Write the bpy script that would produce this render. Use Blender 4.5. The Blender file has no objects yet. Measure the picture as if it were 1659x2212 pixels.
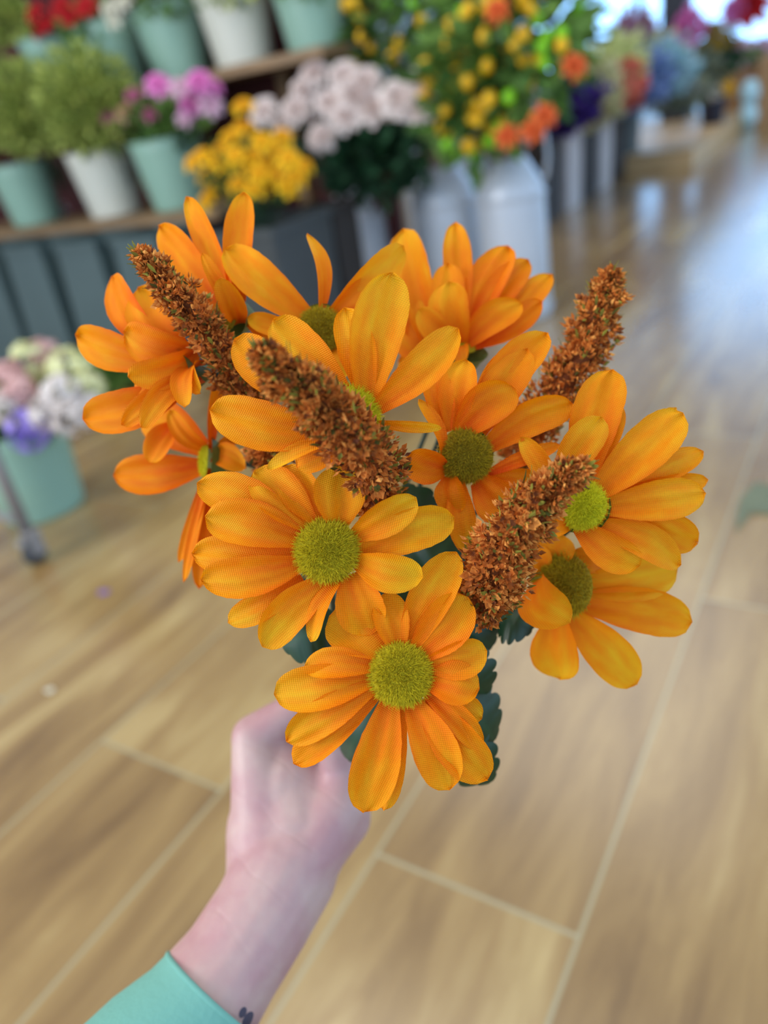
import bpy, math, random
from mathutils import Vector, Matrix, noise
random.seed(7)
PI = math.pi
# ---------------------------------------------------------------- camera
F, CX, CY, H = 1661.0, 829.5, 1106.0, 0.8
UP = Vector((-554, 3014, 1661)).normalized()
VY = Vector((1153, 1127, -1661)); VY = (VY - VY.dot(UP) * UP).normalized()
VX = VY.cross(UP)
R = Matrix((VX, VY, UP))                      # camera axes -> world axes
CAM = Vector((0, 0, H))
cd = bpy.data.cameras.new('camera')
cam = bpy.data.objects.new('camera', cd)
bpy.context.scene.collection.objects.link(cam)
cam.matrix_world = Matrix.Translation(CAM) @ R.to_4x4()
cd.sensor_fit = 'VERTICAL'; cd.sensor_height = 36.0; cd.lens = 36.0 * F / 2212.0
cd.clip_start = 0.02
cd.dof.use_dof = True; cd.dof.focus_distance = 0.300; cd.dof.aperture_fstop = cd.lens / 6.3
bpy.context.scene.camera = cam
# ---------------------------------------------------------------- world, lights, exposure
sc = bpy.context.scene
sc.view_settings.view_transform = 'Standard'; sc.view_settings.look = 'None'
sc.view_settings.gamma = 1.0; sc.view_settings.use_curve_mapping = False
sc.view_settings.exposure = 0.06
W = bpy.data.worlds.new('world'); sc.world = W; W.use_nodes = True
wn = W.node_tree.nodes; bg = wn['Background']
bg.inputs[1].default_value = 1.0
wt = W.node_tree; tcw = wn.new('ShaderNodeTexCoord'); spw = wn.new('ShaderNodeSeparateXYZ'); crw = wn.new('ShaderNodeValToRGB')
wt.links.new(tcw.outputs['Generated'], spw.inputs[0]); wt.links.new(spw.outputs[2], crw.inputs[0]); wt.links.new(crw.outputs[0], bg.inputs[0])
# sky is brighter and bluer on the street side beyond the far windows
mgw = wn.new('ShaderNodeMapRange'); mgw.inputs['From Min'].default_value = .35; mgw.inputs['From Max'].default_value = 1.0; mgw.inputs['To Min'].default_value = 1.0; mgw.inputs['To Max'].default_value = 2.3
wt.links.new(spw.outputs[1], mgw.inputs['Value']); wt.links.new(mgw.outputs[0], bg.inputs[1])
ew = crw.color_ramp.elements; ew[0].position = 0.0; ew[0].color = (0.84, 1.24, 1.78, 1); ew[1].position = .45; ew[1].color = (1.0, 1.35, 1.8, 1)
def area(name, loc, target, sx, sy, power, col=(1, 1, 1)):
    l = bpy.data.lights.new(name, 'AREA'); l.shape = 'RECTANGLE'; l.size = sx; l.size_y = sy
    l.energy = power; l.color = col
    o = bpy.data.objects.new(name, l); sc.collection.objects.link(o)
    o.location = loc
    o.rotation_euler = (Vector(target) - Vector(loc)).to_track_quat('-Z', 'Y').to_euler()
    return o
area('ceiling_glow', (-0.9, 0.6, 4.4), (-0.9, 0.6, 0), 3.4, 2.8, 80, (1, 0.94, 0.86))
area('ceiling_glow_far', (-1.9, 5.0, 4.4), (-1.9, 4.0, 0), 3.0, 4.0, 90, (1, 0.95, 0.88))
area('shop_window_glow', (-2.6, -1.9, 1.9), (-0.3, 0.4, 0.6), 1.8, 1.6, 95, (1, 0.94, 0.88))
# ---------------------------------------------------------------- helpers
def ray(px, py): return R @ Vector(((px - CX) / F, -(py - CY) / F, -1.0))
def at(px, py, d): return CAM + ray(px, py) * d
def atY(px, py, y):
    r = ray(px, py); return CAM + r * (y / r.y)
def atX(px, py, x):
    r = ray(px, py); return CAM + r * (x / r.x)
def atZ(px, py, z=0.0):
    r = ray(px, py); return CAM + r * ((z - H) / r.z)
def depth(p): return -((R.transposed() @ (Vector(p) - CAM)).z)
def V(*a): return Vector(a)
def rnd(a, b): return random.uniform(a, b)
def lin(r, g, b):
    f = lambda c: (c / 12.92 if c <= 0.04045 else ((c + 0.055) / 1.055) ** 2.4)
    return (f(r / 255), f(g / 255), f(b / 255), 1)

class MB:
    def __init__(s): s.v = []; s.f = []; s.uv = []; s.c = []
    def add(s, vs, fs, uvs=None, cols=None):
        n = len(s.v); s.v += [tuple(p) for p in vs]
        s.f += [tuple(i + n for i in f) for f in fs]
        s.uv += uvs if uvs else [(0, 0)] * len(vs)
        s.c += cols if cols else [(0.5, 0.5, 0.5)] * len(vs)
    def box(s, c, d, rz=0, taper=1.0):
        c = Vector(c); vs = []
        for z in (-1, 1):
            k = taper if z > 0 else 1.0
            for x, y in ((-1, -1), (1, -1), (1, 1), (-1, 1)):
                p = V(x * d[0] / 2 * k, y * d[1] / 2 * k, z * d[2] / 2)
                p.rotate(Matrix.Rotation(rz, 3, 'Z')); vs.append(c + p)
        s.add(vs, [(0, 3, 2, 1), (4, 5, 6, 7), (0, 1, 5, 4), (1, 2, 6, 5), (2, 3, 7, 6), (3, 0, 4, 7)])
    def lathe(s, prof, n=40, o=(0, 0, 0), mat=None):
        o = Vector(o); vs = []
        for r, z in prof:
            for i in range(n):
                a = 2 * PI * i / n; p = V(r * math.cos(a), r * math.sin(a), z)
                if mat: p = mat @ p
                vs.append(o + p)
        fs = []
        for k in range(len(prof) - 1):
            for i in range(n):
                j = (i + 1) % n; fs.append((k * n + i, k * n + j, (k + 1) * n + j, (k + 1) * n + i))
        s.add(vs, fs)
    def tube(s, pts, rad, n=8, cap=True, col=None):
        pts = [Vector(p) for p in pts]
        if not hasattr(rad, '__len__'): rad = [rad] * len(pts)
        vs = []; ref = V(0.3, 0.2, 1).normalized(); u = None
        for i, p in enumerate(pts):
            t = (pts[min(i + 1, len(pts) - 1)] - pts[max(i - 1, 0)]).normalized()
            if u is None: u = t.cross(ref if abs(t.dot(ref)) < .95 else V(1, 0, 0)).normalized()
            else: u = (u - t * u.dot(t)).normalized()
            w = t.cross(u)
            for k in range(n):
                a = 2 * PI * k / n; vs.append(p + (u * math.cos(a) + w * math.sin(a)) * rad[i])
        fs = []
        for i in range(len(pts) - 1):
            for k in range(n):
                j = (k + 1) % n; fs.append((i * n + k, i * n + j, (i + 1) * n + j, (i + 1) * n + k))
        if cap: fs.append(tuple(range(n - 1, -1, -1))); fs.append(tuple(range((len(pts) - 1) * n, len(pts) * n)))
        s.add(vs, fs, None, [col] * len(vs) if col else None)
    def ball(s, c, r, n=10, m=7, sq=(1, 1, 1), col=None):
        c = Vector(c); vs = [c + V(0, 0, -r * sq[2])]
        for j in range(1, m):
            b = -PI / 2 + PI * j / m
            for i in range(n):
                a = 2 * PI * i / n
                vs.append(c + V(r * sq[0] * math.cos(b) * math.cos(a), r * sq[1] * math.cos(b) * math.sin(a), r * sq[2] * math.sin(b)))
        vs.append(c + V(0, 0, r * sq[2])); fs = []
        for i in range(n): fs.append((0, 1 + (i + 1) % n, 1 + i))
        for j in range(m - 2):
            for i in range(n):
                k = (i + 1) % n; fs.append((1 + j * n + i, 1 + j * n + k, 1 + (j + 1) * n + k, 1 + (j + 1) * n + i))
        t = len(vs) - 1; b0 = 1 + (m - 2) * n
        for i in range(n): fs.append((t, b0 + i, b0 + (i + 1) % n))
        s.add(vs, fs, None, [col] * len(vs) if col else None)
    def leaf(s, base, tip, wdir, w, col=None, arch=0.0, nrm=None):
        """narrow leaf of four quads with a folded midrib"""
        base = Vector(base); tip = Vector(tip); wdir = Vector(wdir).normalized()
        L = tip - base; nrm = nrm or L.cross(wdir).normalized(); vs = []
        for t, k in ((0, .12), (.3, .85), (.6, 1), (.85, .6), (1, .05)):
            m = base + L * t + nrm * arch * math.sin(t * PI)
            for q in (-1, 0, 1): vs.append(m + wdir * q * w * .5 * k + nrm * abs(q) * w * .12)
        fs = []
        for i in range(4):
            for q in (0, 1): a = i * 3 + q; fs.append((a, a + 1, a + 4, a + 3))
        s.add(vs, fs, None, [col] * len(vs) if col else None)
    def build(s, name, mat, parent=None, smooth=True, org=None):
        me = bpy.data.meshes.new(name)
        o3 = Vector(org) if org is not None else V(0, 0, 0)
        me.from_pydata([tuple(Vector(p) - o3) for p in s.v], [], s.f); me.update()
        uvl = me.uv_layers.new(name='UVMap'); buf = []
        for l in me.loops: buf += list(s.uv[l.vertex_index])
        uvl.data.foreach_set('uv', buf)
        ca = me.color_attributes.new('tint', 'FLOAT_COLOR', 'POINT'); b2 = []
        for c in s.c: b2 += [c[0], c[1], c[2], 1.0]
        ca.data.foreach_set('color', b2)
        if smooth: me.polygons.foreach_set('use_smooth', [True] * len(me.polygons))
        me.materials.append(mat)
        o = bpy.data.objects.new(name, me); sc.collection.objects.link(o)
        o.location = o3
        if parent: 
            o.parent = parent; o.matrix_parent_inverse = Matrix.Translation(-parent.location)
        return o

def tag(o, label=None, cat=None, group=None, kind=None):
    if label: o['label'] = label
    if cat: o['category'] = cat
    if group: o['group'] = group
    if kind: o['kind'] = kind
    return o
def thing(name, loc, label, cat, group=None):
    o = bpy.data.objects.new(name, None); sc.collection.objects.link(o)
    o.location = Vector(loc); o.empty_display_size = .02
    return tag(o, label, cat, group)

# ---------------------------------------------------------------- materials
def newmat(name):
    m = bpy.data.materials.new(name); m.use_nodes = True
    nt = m.node_tree; p = nt.nodes['Principled BSDF']; return m, nt, p
def pbr(name, col, rough=.6, metal=0, var=.08, vscale=12, bump=0, bscale=40, coat=0, spec=.5):
    m, nt, p = newmat(name); N = nt.nodes; Lk = nt.links
    p.inputs['Roughness'].default_value = rough; p.inputs['Metallic'].default_value = metal
    p.inputs['Coat Weight'].default_value = coat; p.inputs['Specular IOR Level'].default_value = spec
    tc = N.new('ShaderNodeTexCoord'); nz = N.new('ShaderNodeTexNoise'); nz.inputs['Scale'].default_value = vscale
    Lk.new(tc.outputs['Object'], nz.inputs['Vector'])
    cr = N.new('ShaderNodeValToRGB'); e = cr.color_ramp.elements
    e[0].position = .3; e[1].position = .7
    e[0].color = tuple(c * (1 - var) for c in col[:3]) + (1,); e[1].color = tuple(min(1, c * (1 + var)) for c in col[:3]) + (1,)
    Lk.new(nz.outputs[0], cr.inputs[0]); Lk.new(cr.outputs[0], p.inputs['Base Color'])
    if bump:
        n2 = N.new('ShaderNodeTexNoise'); n2.inputs['Scale'].default_value = bscale; b = N.new('ShaderNodeBump')
        Lk.new(tc.outputs['Object'], n2.inputs['Vector'])
        b.inputs['Strength'].default_value = bump; b.inputs['Distance'].default_value = .01
        Lk.new(n2.outputs[0], b.inputs['Height']); Lk.new(b.outputs[0], p.inputs['Normal'])
    return m
def tinted(name, c0, c1, rough=.7, transl=.25, rand=.12, c2=None):
    """colour from the mesh's own dye attribute, c0..c1, a little per-object variation"""
    m, nt, p = newmat(name); N = nt.nodes; Lk = nt.links
    at_ = N.new('ShaderNodeAttribute'); at_.attribute_name = 'tint'
    sp = N.new('ShaderNodeSeparateColor'); Lk.new(at_.outputs['Color'], sp.inputs[0])
    cr = N.new('ShaderNodeValToRGB'); e = cr.color_ramp.elements; e[0].color = c0; e[1].color = c1
    if c2: x = e.new(.5); x.color = c2
    oi = N.new('ShaderNodeObjectInfo')
    ma = N.new('ShaderNodeMath'); ma.operation = 'MULTIPLY_ADD'; ma.inputs[1].default_value = rand * 2; ma.inputs[2].default_value = -rand
    Lk.new(oi.outputs['Random'], ma.inputs[0])
    ad = N.new('ShaderNodeMath'); ad.operation = 'ADD'; Lk.new(sp.outputs[0], ad.inputs[0]); Lk.new(ma.outputs[0], ad.inputs[1])
    Lk.new(ad.outputs[0], cr.inputs[0]); Lk.new(cr.outputs[0], p.inputs['Base Color'])
    p.inputs['Roughness'].default_value = rough
    if transl:
        t = N.new('ShaderNodeBsdfTranslucent'); mx = N.new('ShaderNodeMixShader'); mx.inputs[0].default_value = transl
        Lk.new(cr.outputs[0], t.inputs[0]); Lk.new(p.outputs[0], mx.inputs[1]); Lk.new(t.outputs[0], mx.inputs[2])
        Lk.new(mx.outputs[0], N['Material Output'].inputs[0])
    return m

# woven orange cloth of the petals
def petal_mat():
    m, nt, p = newmat('orange_petal_cloth'); N = nt.nodes; Lk = nt.links
    def math_(op, a=None, b=None, c=None):
        n = N.new('ShaderNodeMath'); n.operation = op
        for i, x in enumerate((a, b, c)):
            if x is None: continue
            if isinstance(x, (int, float)): n.inputs[i].default_value = x
            else: Lk.new(x, n.inputs[i])
        return n.outputs[0]
    at_ = N.new('ShaderNodeAttribute'); at_.attribute_name = 'tint'
    sp = N.new('ShaderNodeSeparateColor'); Lk.new(at_.outputs['Color'], sp.inputs[0])
    oi = N.new('ShaderNodeObjectInfo'); uv = N.new('ShaderNodeUVMap'); uv.uv_map = 'UVMap'
    tc = N.new('ShaderNodeTexCoord')
    nz = N.new('ShaderNodeTexNoise'); nz.inputs['Scale'].default_value = 55; nz.inputs['Detail'].default_value = 3
    mp = N.new('ShaderNodeMapping'); mp.inputs['Scale'].default_value = (1, 2.6, 1)
    Lk.new(uv.outputs[0], mp.inputs[0]); Lk.new(mp.outputs[0], nz.inputs['Vector'])
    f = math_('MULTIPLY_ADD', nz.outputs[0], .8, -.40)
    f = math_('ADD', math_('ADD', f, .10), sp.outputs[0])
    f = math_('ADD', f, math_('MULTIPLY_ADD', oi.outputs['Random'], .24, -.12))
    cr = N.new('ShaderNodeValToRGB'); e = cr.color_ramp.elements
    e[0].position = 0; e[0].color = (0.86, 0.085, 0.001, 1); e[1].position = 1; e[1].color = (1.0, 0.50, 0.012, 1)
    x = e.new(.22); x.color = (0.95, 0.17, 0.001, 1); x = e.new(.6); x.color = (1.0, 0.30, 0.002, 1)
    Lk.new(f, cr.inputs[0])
    su = N.new('ShaderNodeSeparateXYZ'); Lk.new(uv.outputs[0], su.inputs[0])
    k = 2 * PI / .00075
    a = math_('SINE', math_('MULTIPLY', math_('ADD', su.outputs[0], math_('MULTIPLY', su.outputs[1], .35)), k))
    b = math_('SINE', math_('MULTIPLY', math_('SUBTRACT', su.outputs[1], math_('MULTIPLY', su.outputs[0], .2)), k))
    wv = math_('ADD', math_('MULTIPLY', a, .6), math_('MULTIPLY', b, .4))
    mxc = N.new('ShaderNodeMix'); mxc.data_type = 'RGBA'; mxc.blend_type = 'MULTIPLY'
    mxc.inputs[0].default_value = 1.0
    g = N.new('ShaderNodeCombineColor'); gv = math_('MULTIPLY_ADD', wv, .13, .90)
    for i in range(3): Lk.new(gv, g.inputs[i])
    Lk.new(cr.outputs[0], mxc.inputs[6]); Lk.new(g.outputs[0], mxc.inputs[7])
    col = mxc.outputs[2]; Lk.new(col, p.inputs['Base Color'])
    bp = N.new('ShaderNodeBump'); bp.inputs['Strength'].default_value = .55; bp.inputs['Distance'].default_value = .0002
    Lk.new(wv, bp.inputs['Height']); Lk.new(bp.outputs[0], p.inputs['Normal'])
    p.inputs['Roughness'].default_value = .5; p.inputs['Specular IOR Level'].default_value = .14
    t = N.new('ShaderNodeBsdfTranslucent'); mx = N.new('ShaderNodeMixShader'); mx.inputs[0].default_value = .26
    Lk.new(col, t.inputs[0]); Lk.new(p.outputs[0], mx.inputs[1]); Lk.new(t.outputs[0], mx.inputs[2])
    Lk.new(mx.outputs[0], N['Material Output'].inputs[0])
    return m
M = {}
M['petal'] = petal_mat()
M['fuzz'] = tinted('yellow_green_fuzz', lin(172, 150, 4), lin(255, 236, 34), .9, .2, .03)
M['fuzz_dark'] = tinted('olive_fuzz', lin(132, 104, 4), lin(232, 204, 22), .9, .2, .03)
M['fuzz_lime'] = tinted('lime_fuzz', lin(190, 180, 6), lin(255, 252, 44), .9, .25, .03)
M['bract'] = tinted('brown_bracts', lin(104, 48, 10), lin(252, 178, 84), .8, .25, .04, lin(202, 108, 26))
M['bract_green'] = tinted('green_bract_tips', lin(74, 70, 16), lin(160, 152, 50), .8, .2)
M['stem'] = pbr('dark_green_stem', lin(24, 52, 34), .45)
M['dleaf'] = tinted('dark_green_leaf', lin(12, 34, 18), lin(34, 74, 40), .38, .12)
M['calyx'] = pbr('calyx_green', lin(96, 112, 40), .6)

# floor: wood-look plank tiles
def floor_mat():
    m, nt, p = newmat('wood_plank_floor'); N = nt.nodes; Lk = nt.links
    g = N.new('ShaderNodeNewGeometry'); sp = N.new('ShaderNodeSeparateXYZ'); Lk.new(g.outputs['Position'], sp.inputs[0])
    cb = N.new('ShaderNodeCombineXYZ')
    ax = N.new('ShaderNodeMath'); ax.operation = 'ADD'; ax.inputs[1].default_value = -.462 + 20 * 1.25; Lk.new(sp.outputs[1], ax.inputs[0])
    ay = N.new('ShaderNodeMath'); ay.operation = 'ADD'; ay.inputs[1].default_value = .18 + 40 * .25; Lk.new(sp.outputs[0], ay.inputs[0])
    Lk.new(ax.outputs[0], cb.inputs[0]); Lk.new(ay.outputs[0], cb.inputs[1])
    br = N.new('ShaderNodeTexBrick'); br.offset = .5; br.offset_frequency = 2
    br.inputs['Scale'].default_value = 1; br.inputs['Brick Width'].default_value = 1.25; br.inputs['Row Height'].default_value = .25
    br.inputs['Mortar Size'].default_value = .0028; br.inputs['Mortar Smooth'].default_value = .3
    br.inputs['Color1'].default_value = (0, 0, 0, 1); br.inputs['Color2'].default_value = (1, 1, 1, 1); br.inputs['Bias'].default_value = 0
    br.inputs['Mortar'].default_value = (.5, .5, .5, 1)
    Lk.new(cb.outputs[0], br.inputs['Vector'])
    # grain runs along the plank; every plank takes its own slice of it
    mp = N.new('ShaderNodeMapping'); mp.inputs['Scale'].default_value = (1.6, 8, 1)
    cb2 = N.new('ShaderNodeCombineXYZ'); mz = N.new('ShaderNodeMath'); mz.operation = 'MULTIPLY'; mz.inputs[1].default_value = 30
    sc_ = N.new('ShaderNodeSeparateColor'); Lk.new(br.outputs['Color'], sc_.inputs[0]); Lk.new(sc_.outputs[0], mz.inputs[0])
    Lk.new(ax.outputs[0], cb2.inputs[0]); Lk.new(ay.outputs[0], cb2.inputs[1]); Lk.new(mz.outputs[0], cb2.inputs[2])
    Lk.new(cb2.outputs[0], mp.inputs[0])
    n1 = N.new('ShaderNodeTexNoise'); n1.inputs['Scale'].default_value = 1.5; n1.inputs['Detail'].default_value = 5; n1.inputs['Roughness'].default_value = .55
    n1.inputs['Distortion'].default_value = .6
    Lk.new(mp.outputs[0], n1.inputs['Vector'])
    mp2 = N.new('ShaderNodeMapping'); mp2.inputs['Scale'].default_value = (5, 60, 1); Lk.new(cb2.outputs[0], mp2.inputs[0])
    n2 = N.new('ShaderNodeTexNoise'); n2.inputs['Scale'].default_value = 1.2; n2.inputs['Detail'].default_value = 4; Lk.new(mp2.outputs[0], n2.inputs['Vector'])
    mx = N.new('ShaderNodeMath'); mx.operation = 'MULTIPLY_ADD'; mx.inputs[1].default_value = .18; Lk.new(n2.outputs[0], mx.inputs[0]); Lk.new(n1.outputs[0], mx.inputs[2])
    m2 = N.new('ShaderNodeMath'); m2.operation = 'MULTIPLY_ADD'; m2.inputs[1].default_value = .10; Lk.new(sc_.outputs[0], m2.inputs[0]); Lk.new(mx.outputs[0], m2.inputs[2])
    cr = N.new('ShaderNodeValToRGB'); e = cr.color_ramp.elements
    e[0].position = .38; e[0].color = lin(104, 76, 42); e[1].position = .86; e[1].color = lin(176, 150, 98)
    x = e.new(.52); x.color = lin(130, 100, 57); x = e.new(.68); x.color = lin(150, 120, 72)
    Lk.new(m2.outputs[0], cr.inputs[0])
    mc = N.new('ShaderNodeMix'); mc.data_type = 'RGBA'; Lk.new(br.outputs['Fac'], mc.inputs[0])
    Lk.new(cr.outputs[0], mc.inputs[6]); mc.inputs[7].default_value = lin(156, 144, 110)
    Lk.new(mc.outputs[2], p.inputs['Base Color'])
    p.inputs['Roughness'].default_value = .27; p.inputs['Specular IOR Level'].default_value = .8; p.inputs['Coat Weight'].default_value = .55; p.inputs['Coat Roughness'].default_value = .2
    bp = N.new('ShaderNodeBump'); bp.inputs['Strength'].default_value = .15; bp.inputs['Distance'].default_value = .002
    Lk.new(n1.outputs[0], bp.inputs['Height']); Lk.new(bp.outputs[0], p.inputs['Normal'])
    return m
M['floor'] = floor_mat()
M['teal'] = pbr('mint_enamel', lin(138, 172, 152), .42, 0, .04, 4)
M['cream'] = pbr('cream_enamel', lin(206, 204, 188), .45, 0, .04, 4)
M['zinc'] = pbr('white_enamel', lin(194, 199, 206), .35, .1, .05, 6)
M['slate'] = pbr('slate_plastic', lin(72, 88, 88), .5, 0, .06, 4)
M['dark'] = pbr('dark_plastic', lin(44, 38, 35), .65)
M['grayp'] = pbr('pale_grey_planter', lin(190, 182, 180), .5)
M['navy'] = pbr('navy_bucket', lin(16, 18, 40), .4)
M['wood'] = pbr('shelf_wood', lin(134, 106, 74), .55, 0, .15, 9)
M['plinth'] = pbr('pale_plinth_wood', lin(206, 170, 122), .5, 0, .1, 6)
M['maroon'] = pbr('maroon_backing', lin(70, 24, 24), .8)
M['cardboard'] = pbr('cardboard', lin(172, 134, 94), .8)
M['steel'] = pbr('grey_steel', lin(140, 136, 134), .4, .2)
M['rubber'] = pbr('black_rubber', lin(52, 54, 58), .6)
M['red'] = pbr('red_lid', lin(236, 40, 70), .4)
M['ceil'] = pbr('white_ceiling', lin(232, 232, 230), .9)
M['wall'] = pbr('painted_wall', lin(196, 196, 194), .9)
M['frame'] = pbr('dark_window_frame', lin(40, 42, 52), .4)
M['potor'] = pbr('orange_pot', lin(214, 84, 32), .5)
M['tissue'] = pbr('brown_liner', lin(150, 124, 118), .7)
M['sage'] = pbr('sage_mark', lin(106, 112, 86), .7)
M['white'] = pbr('white_scrap', lin(236, 232, 226), .7)
M['window_blur'] = pbr('pale_blue_window_blur', lin(196, 236, 248), .3)

def structure(name, mb, mat, parent=None):
    o = mb.build(name, mat, parent, smooth=False)
    if not parent: o['kind'] = 'structure'
    return o
# ---------------------------------------------------------------- setting
b = MB(); b.add([(-6, -3, 0), (6, -3, 0), (6, 16, 0), (-6, 16, 0)], [(0, 1, 2, 3)]); structure('floor', b, M['floor'])
b = MB(); b.box((-6.1, 6.5, 2.3), (.2, 19, 4.8)); structure('wall_left', b, M['wall'])
b = MB(); b.box((0, 6.5, 4.72), (12.4, 19, .2)); structure('ceiling', b, M['ceil'])
b = MB(); b.box((0, 14.1, .25), (12, .2, .5)); b.box((0, 14.1, 4.56), (12, .2, .14)); structure('wall_far', b, M['wall'])
def glass_mat():
    m, nt, p = newmat('window_glass'); N = nt.nodes; Lk = nt.links
    t = N.new('ShaderNodeBsdfTransparent'); g = N.new('ShaderNodeBsdfGlossy'); g.inputs['Roughness'].default_value = .02
    t.inputs[0].default_value = (.62, .82, 1, 1)
    fr = N.new('ShaderNodeFresnel'); fr.inputs[0].default_value = 1.45
    mx = N.new('ShaderNodeMixShader'); Lk.new(fr.outputs[0], mx.inputs[0]); Lk.new(t.outputs[0], mx.inputs[1]); Lk.new(g.outputs[0], mx.inputs[2])
    Lk.new(mx.outputs[0], N['Material Output'].inputs[0]); return m
M['glass'] = glass_mat()
for i in range(5):
    x0 = -6 + i * 2.42
    b = MB(); b.add([(x0 + .04, 14.1, .5), (x0 + 2.38, 14.1, .5), (x0 + 2.38, 14.1, 4.49), (x0 + .04, 14.1, 4.49)], [(0, 1, 2, 3)])
    w = structure('window_%d' % (i + 1), b, M['glass'])
    b = MB()
    b.box((x0, 14.1, 2.5), (.07, .14, 4.0)); b.box((x0 + 1.21, 14.1, .53), (2.4, .12, .06)); b.box((x0 + 1.21, 14.1, 4.45), (2.4, .12, .07)); b.box((x0 + 1.21, 14.1, 2.5), (2.4, .12, .05))
    structure('window_frame', b, M['frame'], w)
# shelving: lower bench and upper shelf
SH = thing('display_shelving', (-3.2, 2.45, 0), 'two-tier wooden display shelving with maroon back carrying the rows of buckets', 'shelving')
b = MB(); b.box((-3.4, 2.33, .510), (2.8, .36, .03)); b.build('shelf', M['wood'], SH, False)
b = MB(); b.box((-3.25, 2.56, .935), (3.3, .36, .032)); b.build('shelf', M['wood'], SH, False)
b = MB(); b.box((-3.25, 2.735, .75), (3.3, .02, 1.5)); tag(b.build('back_panel', M['maroon'], SH, False), 'maroon back panel')
for x in (-4.85, -3.9, -2.85, -2.0):
    b = MB(); b.box((x, 2.70, .46), (.05, .05, .92)); b.build('post', M['wood'], SH, False)
# dark post by the far bunches
p0 = atY(1462, 60, 8.2)
b = MB(); b.box((p0.x, 8.2, 2.3), (.22, .22, 4.6)); o = b.build('pillar', M['frame'], None, False); tag(o, 'dark square pillar rising behind the far pink foliage', 'pillar')

# ---------------------------------------------------------------- buckets
def bucket(name, x, y, z, r, h, mat, label, cat='bucket', group=None, taper=.74, handles=True):
    t = thing(name, (x, y, z), label, cat, group)
    rb = r * taper; b = MB()
    prof = [(0.001, 0.004), (rb * .97, .004), (rb, 0), (rb * 1.01, .006)]
    for k in range(1, 9): prof.append((rb + (r - rb) * k / 8, h * k / 8 - .004))
    prof += [(r * .985, h - .002), (rb + (r - rb) * .5 - .004, h * .5), (rb * .96, .012), (0.001, .012)]
    b.lathe(prof, 44, (x, y, z)); b.build('body', mat, t)
    b = MB(); pr = [(r + .004 * math.cos(a), h - .002 + .004 * math.sin(a)) for a in [2 * PI * i / 8 for i in range(9)]]
    b.lathe(pr, 44, (x, y, z)); pr = [(rb * 1.15 + .0025 * math.cos(a), h * .3 + .003 * math.sin(a)) for a in [2 * PI * i / 6 for i in range(7)]]
    b.build('rim', mat, t)
    if handles:
        for s in (-1, 1):
            b = MB(); pts = [(x + s * (r * .97 + .022 * math.sin(a)), y + .035 * math.cos(a), z + h * .82) for a in [PI * i / 10 for i in range(11)]]
            b.tube(pts, .003, 6); b.build('handle', mat, t)
    return t
def square_planter(x, y, h, wt, wb, mat, label, cat='planter', group=None, z=0):
    t = thing('square_planter', (x, y, z), label, cat, group)
    b = MB(); w = .006; vs = []
    def ring(half, zz): return [(x - half, y - half, z + zz), (x + half, y - half, z + zz), (x + half, y + half, z + zz), (x - half, y + half, z + zz)]
    vs = ring(wb / 2, 0) + ring(wt / 2, h) + ring(wt / 2 - w, h) + ring(wb / 2 - w, .02)
    fs = [(3, 2, 1, 0), (12, 13, 14, 15)]
    for k in range(3):
        for i in range(4):
            j = (i + 1) % 4; fs.append((k * 4 + i, k * 4 + j, k * 4 + 4 + j, k * 4 + 4 + i))
    b.add(vs, fs); b.build('body', mat, t, False)
    b = MB(); hh = wt / 2 + .004
    for (cx_, cy_, dx, dy) in ((0, -1, 1, 0), (0, 1, 1, 0), (-1, 0, 0, 1), (1, 0, 0, 1)):
        b.box((x + cx_ * hh, y + cy_ * hh, z + h - .012), (2 * hh + .012 if dx else .010, 2 * hh + .012 if dy else .010, .022))
    b.build('rim', mat, t, False)
    return t
# upper shelf buckets
UZ, LZ = .951, .525
up = [(-3.06, 'teal', 'mint bucket at far left of the upper shelf, below the green foliage'),
      (-2.72, 'teal', 'mint bucket under the red flowers on the upper shelf'),
      (-2.385, 'teal', 'mint bucket left of the upper cream bucket'),
      (-2.065, 'cream', 'cream bucket between two mint ones on the upper shelf'),
      (-1.735, 'teal', 'brightest mint bucket at right end of the upper shelf')]
BU = []
for x, c, l in up: BU.append(bucket('flower_bucket', x, 2.57, UZ, .135, .25, M[c], l, group='buckets on the upper shelf'))
lo = [(-3.22, 'teal', 'mint bucket at left end of the lower shelf'),
      (-2.70, 'cream', 'cream bucket filled with light green foliage on lower shelf'),
      (-2.33, 'teal', 'mint bucket holding pink flowers on the lower shelf')]
for x, c, l in lo: BU.append(bucket('flower_bucket', x, 2.33, LZ, .135, .245, M[c], l, group='buckets on the lower shelf'))
# slate planters standing on the floor in front of the shelving
for i, (px, l) in enumerate([(-10, 'slate grey planter cut by the left edge of the photo'), (95, 'slate grey planter below the leftmost lower mint bucket'),
                             (215, 'slate grey planter below the cream bucket'), (345, 'slate grey planter below the pink flowers')]):
    p = atY(px, 500, 2.02)
    square_planter(p.x, 2.0, .50, .215, .26, M['slate'], l, group='slate planters along the shelving')
p = atY(555, 470, 1.98); M['slatedark'] = pbr('dark_slate_plastic', lin(58, 62, 62), .5); square_planter(p.x, 2.0, .50, .31, .28, M['slatedark'], 'wide slate planter holding the yellow blossoms')
p = atY(690, 480, 2.2); square_planter(p.x, 2.25, .50, .15, .13, M['dark'], 'narrow dark planter right of the yellow blossoms')

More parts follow.
